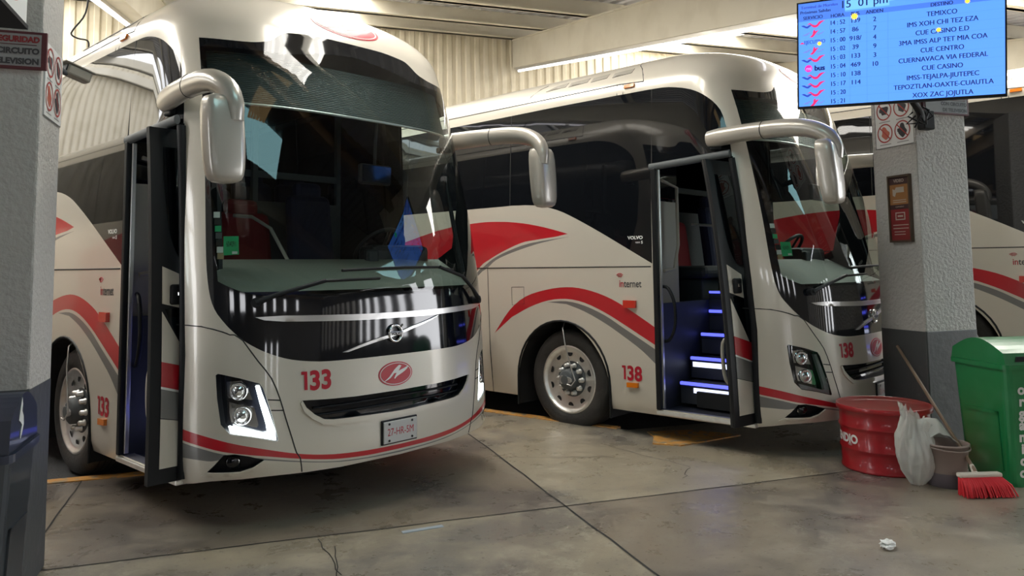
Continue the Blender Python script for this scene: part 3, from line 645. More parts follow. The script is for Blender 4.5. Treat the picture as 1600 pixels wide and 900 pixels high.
    # wipers
    for P,B in (([(-.80,1.418),(-.926,1.462),(-1.223,1.543)],[(-.96,1.475),(-1.12,1.515),(-1.223,1.543),(-1.512,1.552)]),([(-2.24,1.365),(-2.13,1.46),(-2.008,1.55),(-1.80,1.62)],[(-1.93,1.60),(-1.80,1.625),(-1.6,1.625),(-1.33,1.610)])):
        mb=MB(); mb.tube([sp(a,z,.045) for a,z in P],[.020]+[.014]*(len(P)-1),'black_plastic',8); mb.cyl(sp(*P[0],-.005),sp(*P[0],.055),.030,'black_plastic',14); w_=mb.build('wiper',root)
        mb=MB(); mb.tube([sp(a,z,.022) for a,z in dense(B,.12,False)],.010,'rubber',6); mb.tube([sp(a,z,.034) for a,z in dense(B,.12,False)],.007,'black_plastic',6); mb.build('wiper_blade',w_)
    # badges and writing on the body
    bird=[(-.75,-.56),(-.42,-.22),(-.12,.32),(.19,.70),(.33,.62),(.14,.20),(.50,.40),(.75,.55),(.66,.30),(.36,0),(.06,-.22),(-.08,-.42),(-.13,-.36),(.02,.06),(-.12,.04),(-.33,-.30),(-.62,-.50)]
    def logo(x0,z0,rx,rz,name,par_,red='logo_red'):
        mb=MB(); D=lambda P,off,m_: patch(mb,[(parx(x0+u*rx,z0+v*rz),z0+v*rz) for u,v in P],off,0 if off>.004 else .004,m_,.04)
        D(ell(0,0,1,1,44),.0035,red); D(ell(0,0,.93,.90,44),.0050,'logo_white'); D(ell(0,0,.89,.84,44),.0065,red); D(catmull(bird,2,True),.0080,'logo_white'); return mb.build(name,par_,'red oval company badge with a white bird',fixn=False)
    logo(1.262,.895,.148,.082,'company_badge',root); logo(1.30,3.512,.315,.092,'company_badge',root)
    mb=MB(); c=sp(parx(1.262,1.172),1.172,.018); nn=Vector(nrm(parx(1.262,1.172),1.172)); mb.lathe([(.062,-.012),(.064,0),(.056,.006),(.047,0),(.046,-.012)],c,nn,'chrome',36); mb.box(c+Vector((.048,-.004,.050)),(.026,.010,.010),'chrome',rot=Matrix.Rotation(-.78,3,'Y')); mb.box(c+Vector((0,-.004,0)),(.118,.010,.026),'silver',bev=.003)
    put_text(mb,'VOLVO',.028,lambda u,v:(c.x+u,c.y-.0105,c.z-.010+v),'black_plastic',.0012,'CENTER'); mb.build('maker_badge',root,'round chrome ring badge with lettering')
    def inscr(name,fn,items,label=None):
        mb=MB()
        for t,s,dx,dz,m_,bo,sx in items: put_text(mb,t,s,lambda u,v:fn(u+dx,v+dz),m_,bo,sx=sx)
        return mb.build(name,root,label,fixn=False)
    for lf in(False,True):
        f=decal_side(.384 if not lf else .131,1.452,.002,lf)
        inscr('service_lettering',f,[('in',.098,0,0,'num_red',.0012,.80),('ternet',.098,.057,0,'text_dark',.0012,.80)])
        mb=MB(); 
        for r in(.020,.034,.048): mb.tube([f(.012+r*math.cos(a),.082+r*math.sin(a)) for a in[PI*.22+PI*.56*k/8 for k in range(9)]],.0035,'num_red',5,caps=False)
        mb.build('wireless_symbol',root)
        f=decal_side(.272 if not lf else .07,1.905,.003,lf); inscr('maker_lettering',f,[('VOLVO',.042,0,0,'text_white',.002,1.2),('9800',.022,.085,-.040,'text_white',0,1.2),('S',.036,.150,-.043,'text_white',.001,1.1)])
        mb=MB(); patch(mb,tz([(.327,1.328),(.19,1.327),(.192,1.257),(.329,1.255)],lf),.028,.03,'red_lens',.04); mb.build('side_lamp',root,'red side lamp')
        mb=MB(); patch(mb,tz([(.31,.558),(.185,.562),(.187,.518),(.31,.514)],lf),.022,.024,'amber',.03); mb.build('side_lamp',root,'amber side lamp')
    return root
def numbers(root,n,plate):
    def digits(mb,fn,s,sx):
        # a '1' with a flag, then the other digits
        mb.add([fn(u*s*sx,v*s) for u,v in((.14,0),(.27,0),(.27,.70),(.02,.70),(.02,.585),(.14,.585))],[list(t) for t in tess([(.14,0),(.27,0),(.27,.70),(.02,.70),(.02,.585),(.14,.585)])],'num_red')
        put_text(mb,n[1:],s,lambda u,v:fn(u+.345*s*sx,v),'num_red',.006,sx=sx)
    if n:
        mb=MB(); digits(mb,decal_front(.555,.860,.003),.165,.92); mb.build('fleet_number',root,'red fleet number on the front',fixn=False)
        mb=MB(); digits(mb,decal_side(.374,.582,.003),.185,.92); mb.build('fleet_number',root,'red fleet number on the side',fixn=False)
    mb=MB(); mb.box((1.27,-1.573,.513),(.29,.012,.145),'plate',bev=.004); mb.box((1.27,-1.562,.513),(.31,.014,.165),'black_plastic',bev=.004)
    for dx in(-.10,.10):
        for dz_ in(-.055,.055): mb.cyl((1.27+dx,-1.578,.513+dz_),(1.27+dx,-1.583,.513+dz_),.008,'black_plastic',10)
    p=mb.build('number_plate',root)
    mb=MB(); put_text(mb,plate,.070,lambda u,v:(1.27+u,-1.5805,.490+v),'num_red',0,'CENTER',sx=.78); mb.build('plate_characters',p,fixn=False)
def relink(o,frm,to):
    for ch in [o]+list(o.children_recursive):
        if ch.type=='MESH' and ch.data.materials and any(q==frm for q in ch.data.materials):
            ch.data=ch.data.copy()
            for i,q in enumerate(ch.data.materials):
                if q==frm: ch.data.materials[i]=to
mat('silver_paint',(.47,.435,.38),.30,.25,.5); mat('led_off',(.22,.23,.24),.25,.3,.5)
m=mat('blind_ribbed',(.040,.055,.060),.5); nt=m.node_tree; b=nt.nodes['Principled BSDF']; tc=nt.nodes.new('ShaderNodeTexCoord'); wv=nt.nodes.new('ShaderNodeTexWave'); wv.bands_direction='Z'; wv.inputs['Scale'].default_value=22; bp=nt.nodes.new('ShaderNodeBump'); bp.inputs['Strength'].default_value=.9; bp.inputs['Distance'].default_value=.01
nt.links.new(tc.outputs['Object'],wv.inputs['Vector']); nt.links.new(wv.outputs['Fac'],bp.inputs['Height']); nt.links.new(bp.outputs[0],b.inputs['Normal'])
glass('door_glass',(.35,.45,.50))
coach=coach_base()
c138=copy_tree(coach); c3=copy_tree(coach)
for o,loc,rz in((coach,(2.1634,5.7729,-.03),0),(c138,(6.1318,3.8342,-.063),-.01134),(c3,(10.0,1.245,.10),0)): o.location=loc; o.rotation_euler=(0,0,rz)
for ch in c138.children:
    if ch.name.split('.')[0]=='door': ch.matrix_local=Matrix.Translation((.12,-.95,0))@Matrix.Rotation(math.radians(-9),4,'Z')@Matrix.Translation((-.195,.95,0))
c4=copy_tree(coach); c4.location=(-2.05,7.6,-.03); relink(c4,M['led'],M['led_off'])
numbers(coach,'133','27-HR-5M'); numbers(c138,'138','31-HA-8N'); numbers(c3,None,'28-HR-6M')
relink(c138,M['led'],M['led_off']); relink(c3,M['led'],M['led_off'])
G_='intercity coaches parked side by side'
prop(coach,'white coach number 133 with lit headlight strips, seen from the front','bus',G_); prop(c138,'white coach number 138 with blue lit entry steps, behind the red drum','bus',G_); prop(c4,'white coach out of frame at left, seen only mirrored in the side of coach 133','bus',G_); prop(c3,'white coach cut off by the right edge, behind the green bin','bus',G_)
mat('fill_tube',(.9,.9,.9),.4,emit=(1,.96,.88),estr=20)
# ------------------------------------------------------------------ the building (all in the building frame: l, d, z)
def bbuild(mb,name,kind=None,parent=None,label=None,fixn=True):
    o=mb.build(name,parent,label,fixn); 
    if not parent: o.rotation_euler=(0,0,ROT_B)
    if kind: o['kind']=kind
    return o
def zt(d): return 6.44-.19*(15.25-d)          # top of the sloping beams
def zb(d): return 4.18+.188*(d-6.36)          # their underside
mb=MB(); mb.box((5,-1.6,-.15),(40,16.8,.3),'concrete'); bbuild(mb,'floor','structure')
mb=MB()
def quadslab(P,z,m,h=.2):
    n=len(P); mb.add([(x,y,z) for x,y in P]+[(x,y,z-h) for x,y in P],[list(range(n)),list(range(2*n-1,n-1,-1))]+[[i,(i+1)%n,(i+1)%n+n,i+n] for i in range(n)],m)
quadslab([(-15,6.8),(2.0,6.8),(2.0,15.6),(-15,15.6)],-.03,'asphalt'); quadslab([(2.0,6.8),(25,6.8),(25,15.6),(2.0,15.6)],-.063,'asphalt'); bbuild(mb,'lane_floor','structure')
mb=MB(); quadslab([(7.15,6.25),(25,6.25),(25,15.6),(4.2,15.6)],.10,'asphalt'); bbuild(mb,'raised_lane_floor','structure')
mb=MB()
def wl(x,y): return (x*LX+y*LY,x*DX+y*DY)
quadslab([wl(4.3,5.40),wl(6.34,4.29),wl(6.22,5.6),wl(6.16,6.6),wl(6.16,13),wl(4.3,13)],.0,'concrete'); bbuild(mb,'finger_floor','structure')
mb=MB(); quadslab([(-6,6.72),(.2,6.74),(.2,6.86),(-6,6.84)],.008,'yellow_paint',.05); bbuild(mb,'trim_1','structure')
mb=MB(); quadslab([wl(6.30,4.40),wl(6.40,4.42),wl(6.33,5.2),wl(6.25,6.0),wl(6.25,13),wl(6.13,13),wl(6.13,6.0),wl(6.20,5.2)],.008,'yellow_paint',.05); bbuild(mb,'trim_2','structure')
mb=MB(); mb.prism([(3.62,6.62),(4.05,6.53),(4.35,6.17),(3.62,6.02),(3.43,6.18),(3.58,6.42)],lambda u,v,h:(u,v,h),0,.012,'yellow_paint'); o=bbuild(mb,'kerb_plate'); prop(o,'worn yellow steel plate on the floor under the door of coach 138','plate')
# floor joints and cracks
mb=MB()
def jt(P,w=.011): 
    for p,q in zip(P[:-1],P[1:]):
        p=Vector(p);q=Vector(q); t=(q-p).normalized(); n=Vector((-t.y,t.x))*w/2; mb.add([(*(p+n),.0025),(*(q+n),.0025),(*(q-n),.0025),(*(p-n),.0025)],[[0,1,2,3]],'crack')
def wob(p,q,n,s): return [(p[0]+(q[0]-p[0])*k/n+random.uniform(-s,s),p[1]+(q[1]-p[1])*k/n+random.uniform(-s,s)) for k in range(n+1)]
jt(wob((2.02,-8),(2.02,7.9),64,.006),.014); jt(wob((-14,4.83),(5.3,4.84),80,.006),.011); jt(wob((5.95,4.84),(24,4.84),40,.006)); jt(wob((-1.16,4.9),(-1.18,6.74),12,.006)); jt(wob((-1.18,-8),(-1.16,4.4),30,.006)); jt(wob((5.3,-8),(5.3,4.9),40,.006))
jt(wob((.42,4.8),(.47,4.2),7,.012),.006); jt(wob((3.05,6.3),(3.3,5.4),9,.03),.005); jt(wob((3.3,5.4),(3.1,5.15),5,.03),.005); jt(wob((2.1,6.2),(2.9,5.9),8,.03),.005); jt(wob((.5,4.65),(.43,3.9),9,.012),.006)
bbuild(mb,'floor_joint','structure',fixn=False)
# columns with a grey painted base
for l0,l1,d0,d1 in((-1.60,-1.03,4.46,4.90),(5.36,5.93,4.97,5.45)):
    mb=MB(); mb.box(((l0+l1)/2,(d0+d1)/2,1.02+(zb(d0)-1.02)/2),(l1-l0,d1-d0,zb(d0)-1.02+.04),'plaster',bev=.012); mb.box(((l0+l1)/2,(d0+d1)/2,.51),(l1-l0+.004,d1-d0+.004,1.02),'dado',bev=.012); bbuild(mb,'column','structure')
# sloping beams, tubes under them
for l0,dE in((-1.83,15.22),(5.30,15.22),(12.1,15.22)):
    mb=MB(); P=[(4.0,zb(4.0)),(dE,zb(dE)),(dE,zt(dE)),(4.0,zt(4.0))]; mb.prism(P,lambda u,v,h:(l0+h,u,v),0,.35,'steel_cream'); mb.prism([(4.0,zt(4.0)-.002),(dE,zt(dE)-.002),(dE,zt(dE)+.03),(4.0,zt(4.0)+.03)],lambda u,v,h:(l0-.02+h,u,v),0,.39,'steel_cream'); bbuild(mb,'roof_beam','structure')
    if l0<12:
        t=thing('tube_light','long white strip light under the '+('beam above coach 138' if l0>0 else 'beam at top left, over coach 133'),'strip light',group='strip lights under the roof beams'); t.rotation_euler=(0,0,ROT_B)
        lx=l0+.07
        mb=MB(); P=[(5.9,zb(5.9)-.055),(15.1,zb(15.1)-.055),(15.1,zb(15.1)),(5.9,zb(5.9))]; mb.prism(P,lambda u,v,h:(lx-.05+h,u,v),0,.10,'silver'); mb.build('light_housing',t)
        mb=MB()
        for k in range(4): a=6.0+2.28*k; mb.cyl((lx,a,zb(a)-.07),(lx,a+2.2,zb(a+2.2)-.07),.024,'tube',10)
        mb.build('light_tube',t)
for d in(15.15,13.4,11.35,9.3,7.25,5.2):
    mb=MB(); z=zt(d)+.03; mb.box((5,d,z+.13),(38,.09,.26),'steel_cream'); mb.box((5,d-.05,z+.012),(38,.16,.024),'steel_cream'); bbuild(mb,'purlin','structure')
# corrugated roof sheets with translucent strips
def corr(l0,l1,P0,P1,m,amp,pitch,axis):
    """ribs run from P0 to P1 ((d,z) pairs) and repeat along l"""
    mb=MB(); vs=[];fs=[]; l=l0; pr=[]
    while l<l1-1e-6:
        for f,h in((0,0),(.30,0),(.42,1),(.80,1),(.92,0)): 
            if l+f*pitch<=l1: pr.append((l+f*pitch,h*amp))
        l+=pitch
    pr.append((l1,0))
    for x,h in pr:
        for (d,z) in(P0,P1): vs.append((x,d+(h if axis=='d' else 0),z+(h if axis=='z' else 0)))
    fs=[[2*i,2*i+2,2*i+3,2*i+1] for i in range(len(pr)-1)]
    return mb.add(vs,fs,m)
zr=lambda d:zt(d)+.30
SKY=[(-4.6,-3.4),(.85,1.95),(7.6,9.6),(14.0,15.2)]
edges=[-8]+[e for s in SKY for e in s]+[24]
wn=1
for i in range(len(edges)-1):
    a,b_=edges[i],edges[i+1]; sky=i%2==1
    o=bbuild(corr(a,b_,(4.6,zr(4.6)),(15.6,zr(15.6)),'sky_sheet' if sky else 'roof_sheet',.045,.24,'z'),'ceiling' if not sky else 'window_%d'%wn,'structure',fixn=False); wn+=sky
# roof over the concourse where one stands, level, with its own strips and brown beams
bbuild(corr(-9,12.8,(-9.5,4.62),(4.6,4.62),'concourse_sheet',.045,.24,'z'),'ceiling','structure',fixn=False)
mat('sky_glow_pane',(.5,.8,.85),.4,emit=(.42,.80,.86),estr=2.6); mat('ochre_sheet',(.5,.36,.18),.6,emit=(.50,.34,.16),estr=1.1)
mb=MB(); mb.box((.98,2.65,4.60),(1.6,1.15,.02),'sky_glow_pane'); bbuild(mb,'window_%d'%wn,'structure')
mb=MB(); mb.box((9.4,3.2,4.60),(2.2,2.2,.02),'sky_glow_pane'); bbuild(mb,'window_%d'%(wn+1),'structure')  # added glowing pane, unseen, to show in the door glass and light the fronts
mb=MB()
for k in range(6):
    f0,f1=k/6,(k+.86)/6; A=[Vector((1.1+.53*f,4.38+.15*f)) for f in(f0,f1)]; B_=[Vector((.37+.72*f,3.04+.18*f)) for f in(f1,f0)]; mb.prism([tuple(q) for q in A+B_],lambda u,v,h:(u,v,4.60-h),0,.012,'ochre_sheet')
bbuild(mb,'ceiling_panel','structure')  # emission in the ochre sheet stands in for daylight through it
for d in(4.3,1.2,-2.0,-5.2,-8.4):
    mb=MB(); mb.box((1.9,d,4.42),(21.8,.14,.36),'concourse_brown'); bbuild(mb,'concourse_beam','structure')
for d in(-6.0,-2.6):  # unseen strip lights added as fill for the coach fronts
    for l in((6.4,9.4) if d>-3 else (.6,4.4,8.2,11)):
        t=thing('fill_light','added fill strip light over the concourse, out of view','strip light',group='added fill lights over the concourse'); t.rotation_euler=(0,0,ROT_B)
        mb=MB(); mb.box((l,d,4.58),(2.5,.22,.07),'silver',bev=.01); mb.build('light_housing',t)
        mb=MB(); mb.cyl((l-1.2,d-.05,4.53),(l+1.2,d-.05,4.53),.03,'fill_tube',10); mb.cyl((l-1.2,d+.05,4.53),(l+1.2,d+.05,4.53),.03,'fill_tube',10); mb.build('light_tube',t)
mb=MB(); mb.box((5,4.6,4.72),(38,.05,.34),'concourse_brown'); bbuild(mb,'trim_3','structure')
# walls
o=bbuild(corr(-14,24,(15.30,-.1),(15.30,7.0),'wall_cream',-.032,.20,'d'),'wall_back','structure',fixn=False)
mb=MB(); gaps=[(1.3,1.6),(2.5,2.8),(3.7,4.0)]; e=[-14]+[q for g in gaps for q in g]+[24]
for i in range(0,len(e)-1,2): mb.box(((e[i]+e[i+1])/2,-9.4,1.2),(e[i+1]-e[i],.2,2.4),'back_wall')
for a,b_ in gaps: mb.box(((a+b_)/2,-9.4,.2),(b_-a,.2,.4),'back_wall'); mb.box(((a+b_)/2,-9.4,2.0),(b_-a,.2,.8),'back_wall')
e=[-14,-12,-10.5,-8.5,-7,-5,-3.5,-1.5,-.9,.9,1.4,2.9,3.4,5.0,5.5,7.5,8.0,24]
for k in range(0,len(e)-1,2): mb.box(((e[k]+e[k+1])/2,-9.4,3.5),(e[k+1]-e[k],.2,2.2),'back_wall')
for k in range(1,len(e)-1,2): mb.box(((e[k]+e[k+1])/2,-9.4,2.7),(e[k+1]-e[k],.2,.6),'back_wall'); mb.box(((e[k]+e[k+1])/2,-9.4,4.35),(e[k+1]-e[k],.2,.5),'back_wall')
mb.box((16,-9.4,5.8),(16,.2,2.6),'back_wall')  # unseen wall raised here to block bright sky from the front panel's reflection
bbuild(mb,'wall_front','structure')
mb=MB(); mb.box((-9.1,-3.2,2.3),(.2,12.4,4.6),'back_wall'); bbuild(mb,'shade_wall_left','structure')  # unseen wall added to keep light off the left column's front
mb=MB(); mb.box((13,-3.9,.45),(.2,11,.9),'back_wall'); mb.box((13,-3.9,3.9),(.2,11,1.4),'back_wall')
for k in range(14): mb.box((13,-9.2+.8*k,2.3),(.2,.38,4.6),'back_wall')
bbuild(mb,'wall_right','structure')
# ------------------------------------------------------------------ things about the columns
mat('sign_red',(.26,.02,.025),.5); mat('sign_maroon',(.10,.015,.022),.5); mat('sign_grey',(.30,.29,.29),.45); mat('glyph',(.05,.045,.05),.5); mat('ring_red',(.42,.05,.04),.5); mat('skin_red',(.50,.14,.09),.6)
mat('poster_dark',(.06,.03,.03),.35); mat('poster_orange',(.30,.14,.05),.35); mat('poster_red',(.22,.028,.028),.35); mat('poster_light',(.42,.36,.30),.4); mat('frame_wood',(.085,.055,.035),.4)
def sign(l0,l1,d,z0,z1,label):
    t=thing('security_sign',label,'sign',group='surveillance notices on the columns'); t.rotation_euler=(0,0,ROT_B)
    mb=MB(); mb.box(((l0+l1)/2,d-.012,(z0+z1)/2),(l1-l0,.02,z1-z0),'sign_maroon',bev=.003); mb.box(((l0+l1)/2,d-.0235,(z0+z1)/2),(l1-l0-.05,.004,z1-z0-.03),'sign_grey'); mb.box(((l0+l1)/2,d-.0265,z0+(z1-z0)*.64),(l1-l0-.09,.002,.004),'sign_maroon'); mb.build('sign_board',t)
    h=(z1-z0)/3; c=(l0+l1)/2
    for s,k,m_,w_ in(('SEGURIDAD',2.13,'sign_red',.92),('CON CIRCUITO',1.2,'glyph',1.0),('DE TELEVISION',.38,'glyph',1.0)): mb=MB(); put_text(mb,s,h*.62,lambda u,v:(l1-.032+u,d-.0285,z0+h*k+v),m_,.0022,'RIGHT',sx=w_); mb.build('sign_lettering',t,fixn=False)
sign(-1.585,-1.005,4.46,2.635,2.832,'maroon framed surveillance notice on the near left column'); sign(5.44,5.96,4.97,2.868,3.065,'maroon framed surveillance notice on the right column, under the screen')
def pictos(plane,d0,d1,z0,z1,label,flip):
    """white sheet with four prohibition rings; d0 is the left edge as one faces it"""
    t=thing('prohibition_notice',label,'notice',group='prohibition sheets on the columns'); t.rotation_euler=(0,0,ROT_B)
    s=1 if flip else -1   # which way the face looks
    F=lambda u,v,h:(plane+s*(.004+h),d0+(d1-d0)*u,z0+(z1-z0)*v)
    mb=MB(); mb.prism([(0,0),(1,0),(1,1),(0,1)],F,-.003,.002,'paper')
    for L in([(0,0),(1,0),(1,.008),(0,.008)],[(0,0),(.012,0),(.012,1),(0,1)]): mb.prism(L,F,.002,.003,'glyph')
    mb.build('sheet',t)
    mb=MB()
    for i,(cx,cy) in enumerate(((.27,.76),(.73,.76),(.27,.30),(.73,.30))):
        R=.205; ay=abs(d1-d0)/(z1-z0)
        mb.prism([(cx+.10*math.cos(a)*(1+.25*math.sin(3*a+i)),cy+.12*ay*math.sin(a)*(1+.3*math.cos(2*a+i))) for a in[2*PI*k/20 for k in range(20)]],F,.002,.004,'skin_red' if i==2 else 'glyph')
        if i in(0,3): mb.prism([(cx-.13,cy-.02),(cx-.05,cy-.04),(cx-.05,cy+.05),(cx-.13,cy+.04)],F,.002,.0042,'glyph')
        A=[2*PI*k/32 for k in range(33)]
        for k in range(32): mb.add([F(cx+R*q*math.cos(a),cy+R*ay*q*math.sin(a),.005) for a,q in((A[k],1),(A[k+1],1),(A[k+1],.87),(A[k],.87))],[[0,1,2,3]],'ring_red')
        mb.add([F(cx+u*R*.7,cy+v*R*.7*ay,.005) for u,v in((-1.06,.94),(-.94,1.06),(1.06,-.94),(.94,-1.06))],[[0,1,2,3]],'ring_red')
        mb.add([F(cx+u,cy-R*ay-.045+v,.003) for u,v in((-.15,0),(.15,0),(.15,.018),(-.15,.018))],[[0,1,2,3]],'sign_grey')
    mb.build('prohibition_symbols',t,fixn=False)
pictos(5.36,5.40,4.985,2.61,3.05,'white sheet of four prohibition rings under the departure screen',False)
pictos(-1.03,4.50,4.885,2.415,2.81,'white sheet of four prohibition rings on the near left column',True)
t=thing('information_panel','narrow framed panel with brown and red fields on the right column','poster'); t.rotation_euler=(0,0,ROT_B)
F=lambda u,v,h:(5.36-h,5.27+(5.035-5.27)*u,1.768+(2.352-1.768)*v)
mb=MB()
for L in([(0,0),(1,0),(1,.03),(0,.03)],[(0,.97),(1,.97),(1,1),(0,1)],[(0,.03),(.06,.03),(.06,.97),(0,.97)],[(.94,.03),(1,.03),(1,.97),(.94,.97)]): mb.prism(L,F,.0,.035,'frame_wood')
mb.build('frame',t)
mb=MB()
for a,b_,m_ in((.03,.49,'poster_red'),(.49,.56,'poster_dark'),(.56,.86,'poster_orange'),(.86,.97,'poster_dark')): mb.prism([(.06,a),(.94,a),(.94,b_),(.06,b_)],F,0,.022,m_)
for L in([(.20,.70),(.30,.68),(.36,.74),(.72,.74),(.72,.82),(.36,.82),(.3,.78),(.2,.80)],[(.2,.62),(.8,.62),(.8,.632),(.2,.632)],[(.2,.59),(.8,.59),(.8,.602),(.2,.602)],[(.28,.33),(.72,.33),(.72,.345),(.28,.345)],[(.28,.43),(.72,.43),(.72,.445),(.28,.445)],[(.28,.33),(.32,.33),(.32,.445),(.28,.445)],[(.68,.33),(.72,.33),(.72,.445),(.68,.445)],[(.38,.375),(.62,.375),(.62,.40),(.38,.40)],[(.15,.25),(.85,.25),(.85,.262),(.15,.262)],[(.15,.20),(.85,.20),(.85,.212),(.15,.212)],[(.2,.15),(.7,.15),(.7,.162),(.2,.162)],[(.2,.11),(.7,.11),(.7,.122),(.2,.122)]): mb.prism(L,F,.022,.023,'poster_light')
put_text(mb,'VIDEO',.038,lambda u,v:F(.5+u/.235,.895+v/.584,.0235),'poster_light',.001,'CENTER'); put_text(mb,'CAMARAS',.020,lambda u,v:F(.5+u/.235,.515+v/.584,.0235),'poster_light',0,'CENTER')
mb.build('panel_print',t)
# projecting company sign at the top left
t=thing('projecting_sign','white box sign with red oval badge at the top left corner','sign'); t.rotation_euler=(0,0,ROT_B)
mb=MB(); mb.box((-1.21,3.66,3.07),(.36,1.0,.58),'paper',bev=.01); mb.box((-1.21,3.66,2.775),(.37,1.01,.02),'black_matte'); mb.box((-1.21,4.31,3.2),(.1,.31,.1),'black_matte'); mb.build('sign_box',t)
mb=MB(); Fs=lambda u,v,h:(-1.03+.0015+h,3.86+u,2.94+v)
bd=[(-.75,-.56),(-.42,-.22),(-.12,.32),(.19,.70),(.33,.62),(.14,.20),(.50,.40),(.75,.55),(.66,.30),(.36,0),(.06,-.22),(-.08,-.42),(-.13,-.36),(.02,.06),(-.12,.04),(-.33,-.30),(-.62,-.50)]
for r,h,m_ in((1,.002,'logo_red'),(.93,.003,'logo_white'),(.89,.004,'logo_red')): mb.prism([(.20*r*math.cos(2*PI*k/40),.115*r*math.sin(2*PI*k/40)) for k in range(40)],Fs,0,h,m_)
mb.prism([(.2*u,.115*v) for u,v in bd],Fs,.004,.005,'logo_white'); mb.build('sign_badge',t,'red oval badge with a white bird')
# surveillance camera on the back of the left column, cable from the beam
t=thing('surveillance_camera','small beige surveillance camera beside the near left column','camera'); t.rotation_euler=(0,0,ROT_B)
mb=MB(); mb.tube([(-1.07,4.895,2.80),(-1.07,5.02,2.79),(-1.06,5.14,2.79)],.016,'int_grey',8); mb.box((-1.07,4.91,2.80),(.07,.02,.09),'int_grey',bev=.005); mb.build('bracket',t)
R=Matrix.Rotation(-.9,3,'Z')@Matrix.Rotation(-.25,3,'X'); mb=MB(); mb.box((-1.01,5.19,2.80),(.075,.15,.065),'int_beige',rot=R,bev=.012); mb.box(Vector((-1.01,5.19,2.838)),(.09,.185,.01),'int_beige',rot=R,bev=.004); mb.box(Vector((-1.01,5.19,2.80))+R@Vector((0,-.076,0)),(.06,.01,.05),'black_plastic',rot=R,bev=.003); mb.build('camera_body',t)
mb=MB(); mb.tube(catmull([(-1.66,9,zb(9)+.0),(-1.69,9,4.35),(-1.80,9,4.16),(-1.815,9,4.10),(-1.75,9,4.065),(-1.665,9,4.05),(-1.65,9,3.98),(-1.672,9,3.88)],4,ang=179),.009,'black_plastic',8); o=bbuild(mb,'hanging_cable'); prop(o,'black cable hanging from the roof beam at top left','cable')
# ------------------------------------------------------------------ departure screen
BL,BR,TL,TR=[Vector(p) for p in((6.192,2.441,2.862),(6.531,1.018,2.80),(6.126,2.41,3.734),(6.477,.974,3.669))]
U=((BR-BL)+(TR-TL)).normalized(); Vv=((TL-BL)+(TR-BR)); Vv=(Vv-U*Vv.dot(U)).normalized(); Nn=U.cross(Vv); C0=(BL+BR+TL+TR)/4; SW,SH=1.455,.872
TVL=C0-U*SW/2-Vv*SH/2
mat('screen_blue',(.02,.05,.2),.25,emit=(.085,.27,1.0),estr=.92); mat('screen_band',(.02,.05,.2),.25,emit=(.055,.16,.66),estr=.9); mat('screen_light',(.02,.05,.2),.25,emit=(.14,.40,1.0),estr=1.0); mat('screen_ink',(.004,.006,.03),.3,emit=(.006,.010,.075),estr=1)
mat('screen_red',(.1,.01,.02),.3,emit=(.62,.02,.12),estr=.9); mat('screen_navy',(.02,.02,.1),.3,emit=(.02,.045,.33),estr=1); mat('screen_yellow',(.3,.2,.02),.3,emit=(.95,.62,.05),estr=1); mat('screen_grey',(.1,.1,.2),.3,emit=(.10,.16,.48),estr=1); mat('screen_green',(.02,.2,.1),.3,emit=(.03,.55,.35),estr=.9); mat('screen_magenta',(.2,.01,.1),.3,emit=(.65,.02,.30),estr=1)
tv=thing('departure_screen','wide blue departure screen listing times and destinations, hung before the right column','screen',C0)
def TP(u,v,h=0): return TVL+U*(u*SW)+Vv*((1-v)*SH)+Nn*h-C0
mb=MB(); mb.prism([(0,0),(1,0),(1,1),(0,1)],lambda u,v,h:TP(u,v,h),-.045,.0,'black_plastic')
for L in([(0,0),(1,0),(1,.012),(0,.012)],[(0,.978),(1,.978),(1,1),(0,1)],[(0,.012),(.008,.012),(.008,.978),(0,.978)],[(.992,.012),(1,.012),(1,.978),(.992,.978)]): mb.prism(L,TP,0,.008,'black_plastic')
mb.build('screen_casing',tv)
mb=MB(); R4=lambda a,b_,c,d,m_,h=.001: mb.add([TP(a,b_,h),TP(c,b_,h),TP(c,d,h),TP(a,d,h)],[[0,1,2,3]],m_)
R4(.008,.012,.992,.978,'screen_blue',.0005); R4(.008,.012,.25,.135,'screen_band'); R4(.008,.135,.992,.180,'screen_band'); R4(.25,.012,.47,.12,'screen_light'); R4(.47,.012,.62,.08,'screen_light'); R4(.62,.02,.68,.11,'screen_green')
for x in(.172,.272,.358,.462): R4(x,.18,x+.0012,.978,'screen_band',.0012)
for k in range(10): R4(.172,.26+.0805*k,.992,.2612+.0805*k,'screen_band',.0012)
mb.build('screen_face',tv,'lit blue screen face',fixn=False)
mb=MB()
def tt(s,x,y,size,m_='screen_ink',al='CENTER',bo=0,sp_=1.0,sx=1.0): 
    for e in(-.0012,.0012): put_text(mb,s,size,lambda u,v:TP(x+(u*sx+e)/SW,y-(v-size*.35)/SH,.002+e*.1),m_,bo,al,sp_)
rowsT=[('14:52','139','2','TEMIXCO'),('14:57','86','7','IMS XOH CHI TEZ EZA'),('15:00','918/','4','CUE CASINO E.D'),('15:02','39','9','3MA IMSS ALP TET MIA COA'),('15:03','133','3','CUE CENTRO'),('15:04','469','10','CUERNAVACA VIA FEDERAL'),('15:10','138','','CUE CASINO'),('15:17','114','','IMSS-TEJALPA-JIUTEPEC'),('15:20','','','TEPOZTLAN-OAXTE-CUAUTLA'),('15:21','','','XOX ZAC JOJUTLA')]
for k,(a,b_,c,d) in enumerate(rowsT):
    y=.220+.0805*k
    for s,x,dy_,sx_ in((a[:2]+' : '+a[3:],.212,0,.80),(b_,.302,.0,.95),(c,.398,.008,.95),(d,.715,.017-.0024*k,.90)):
        if s: mb=MB(); tt(s,x,y+dy_,.052,bo=0,sx=sx_); mb.build('timetable_entry',tv,fixn=False)
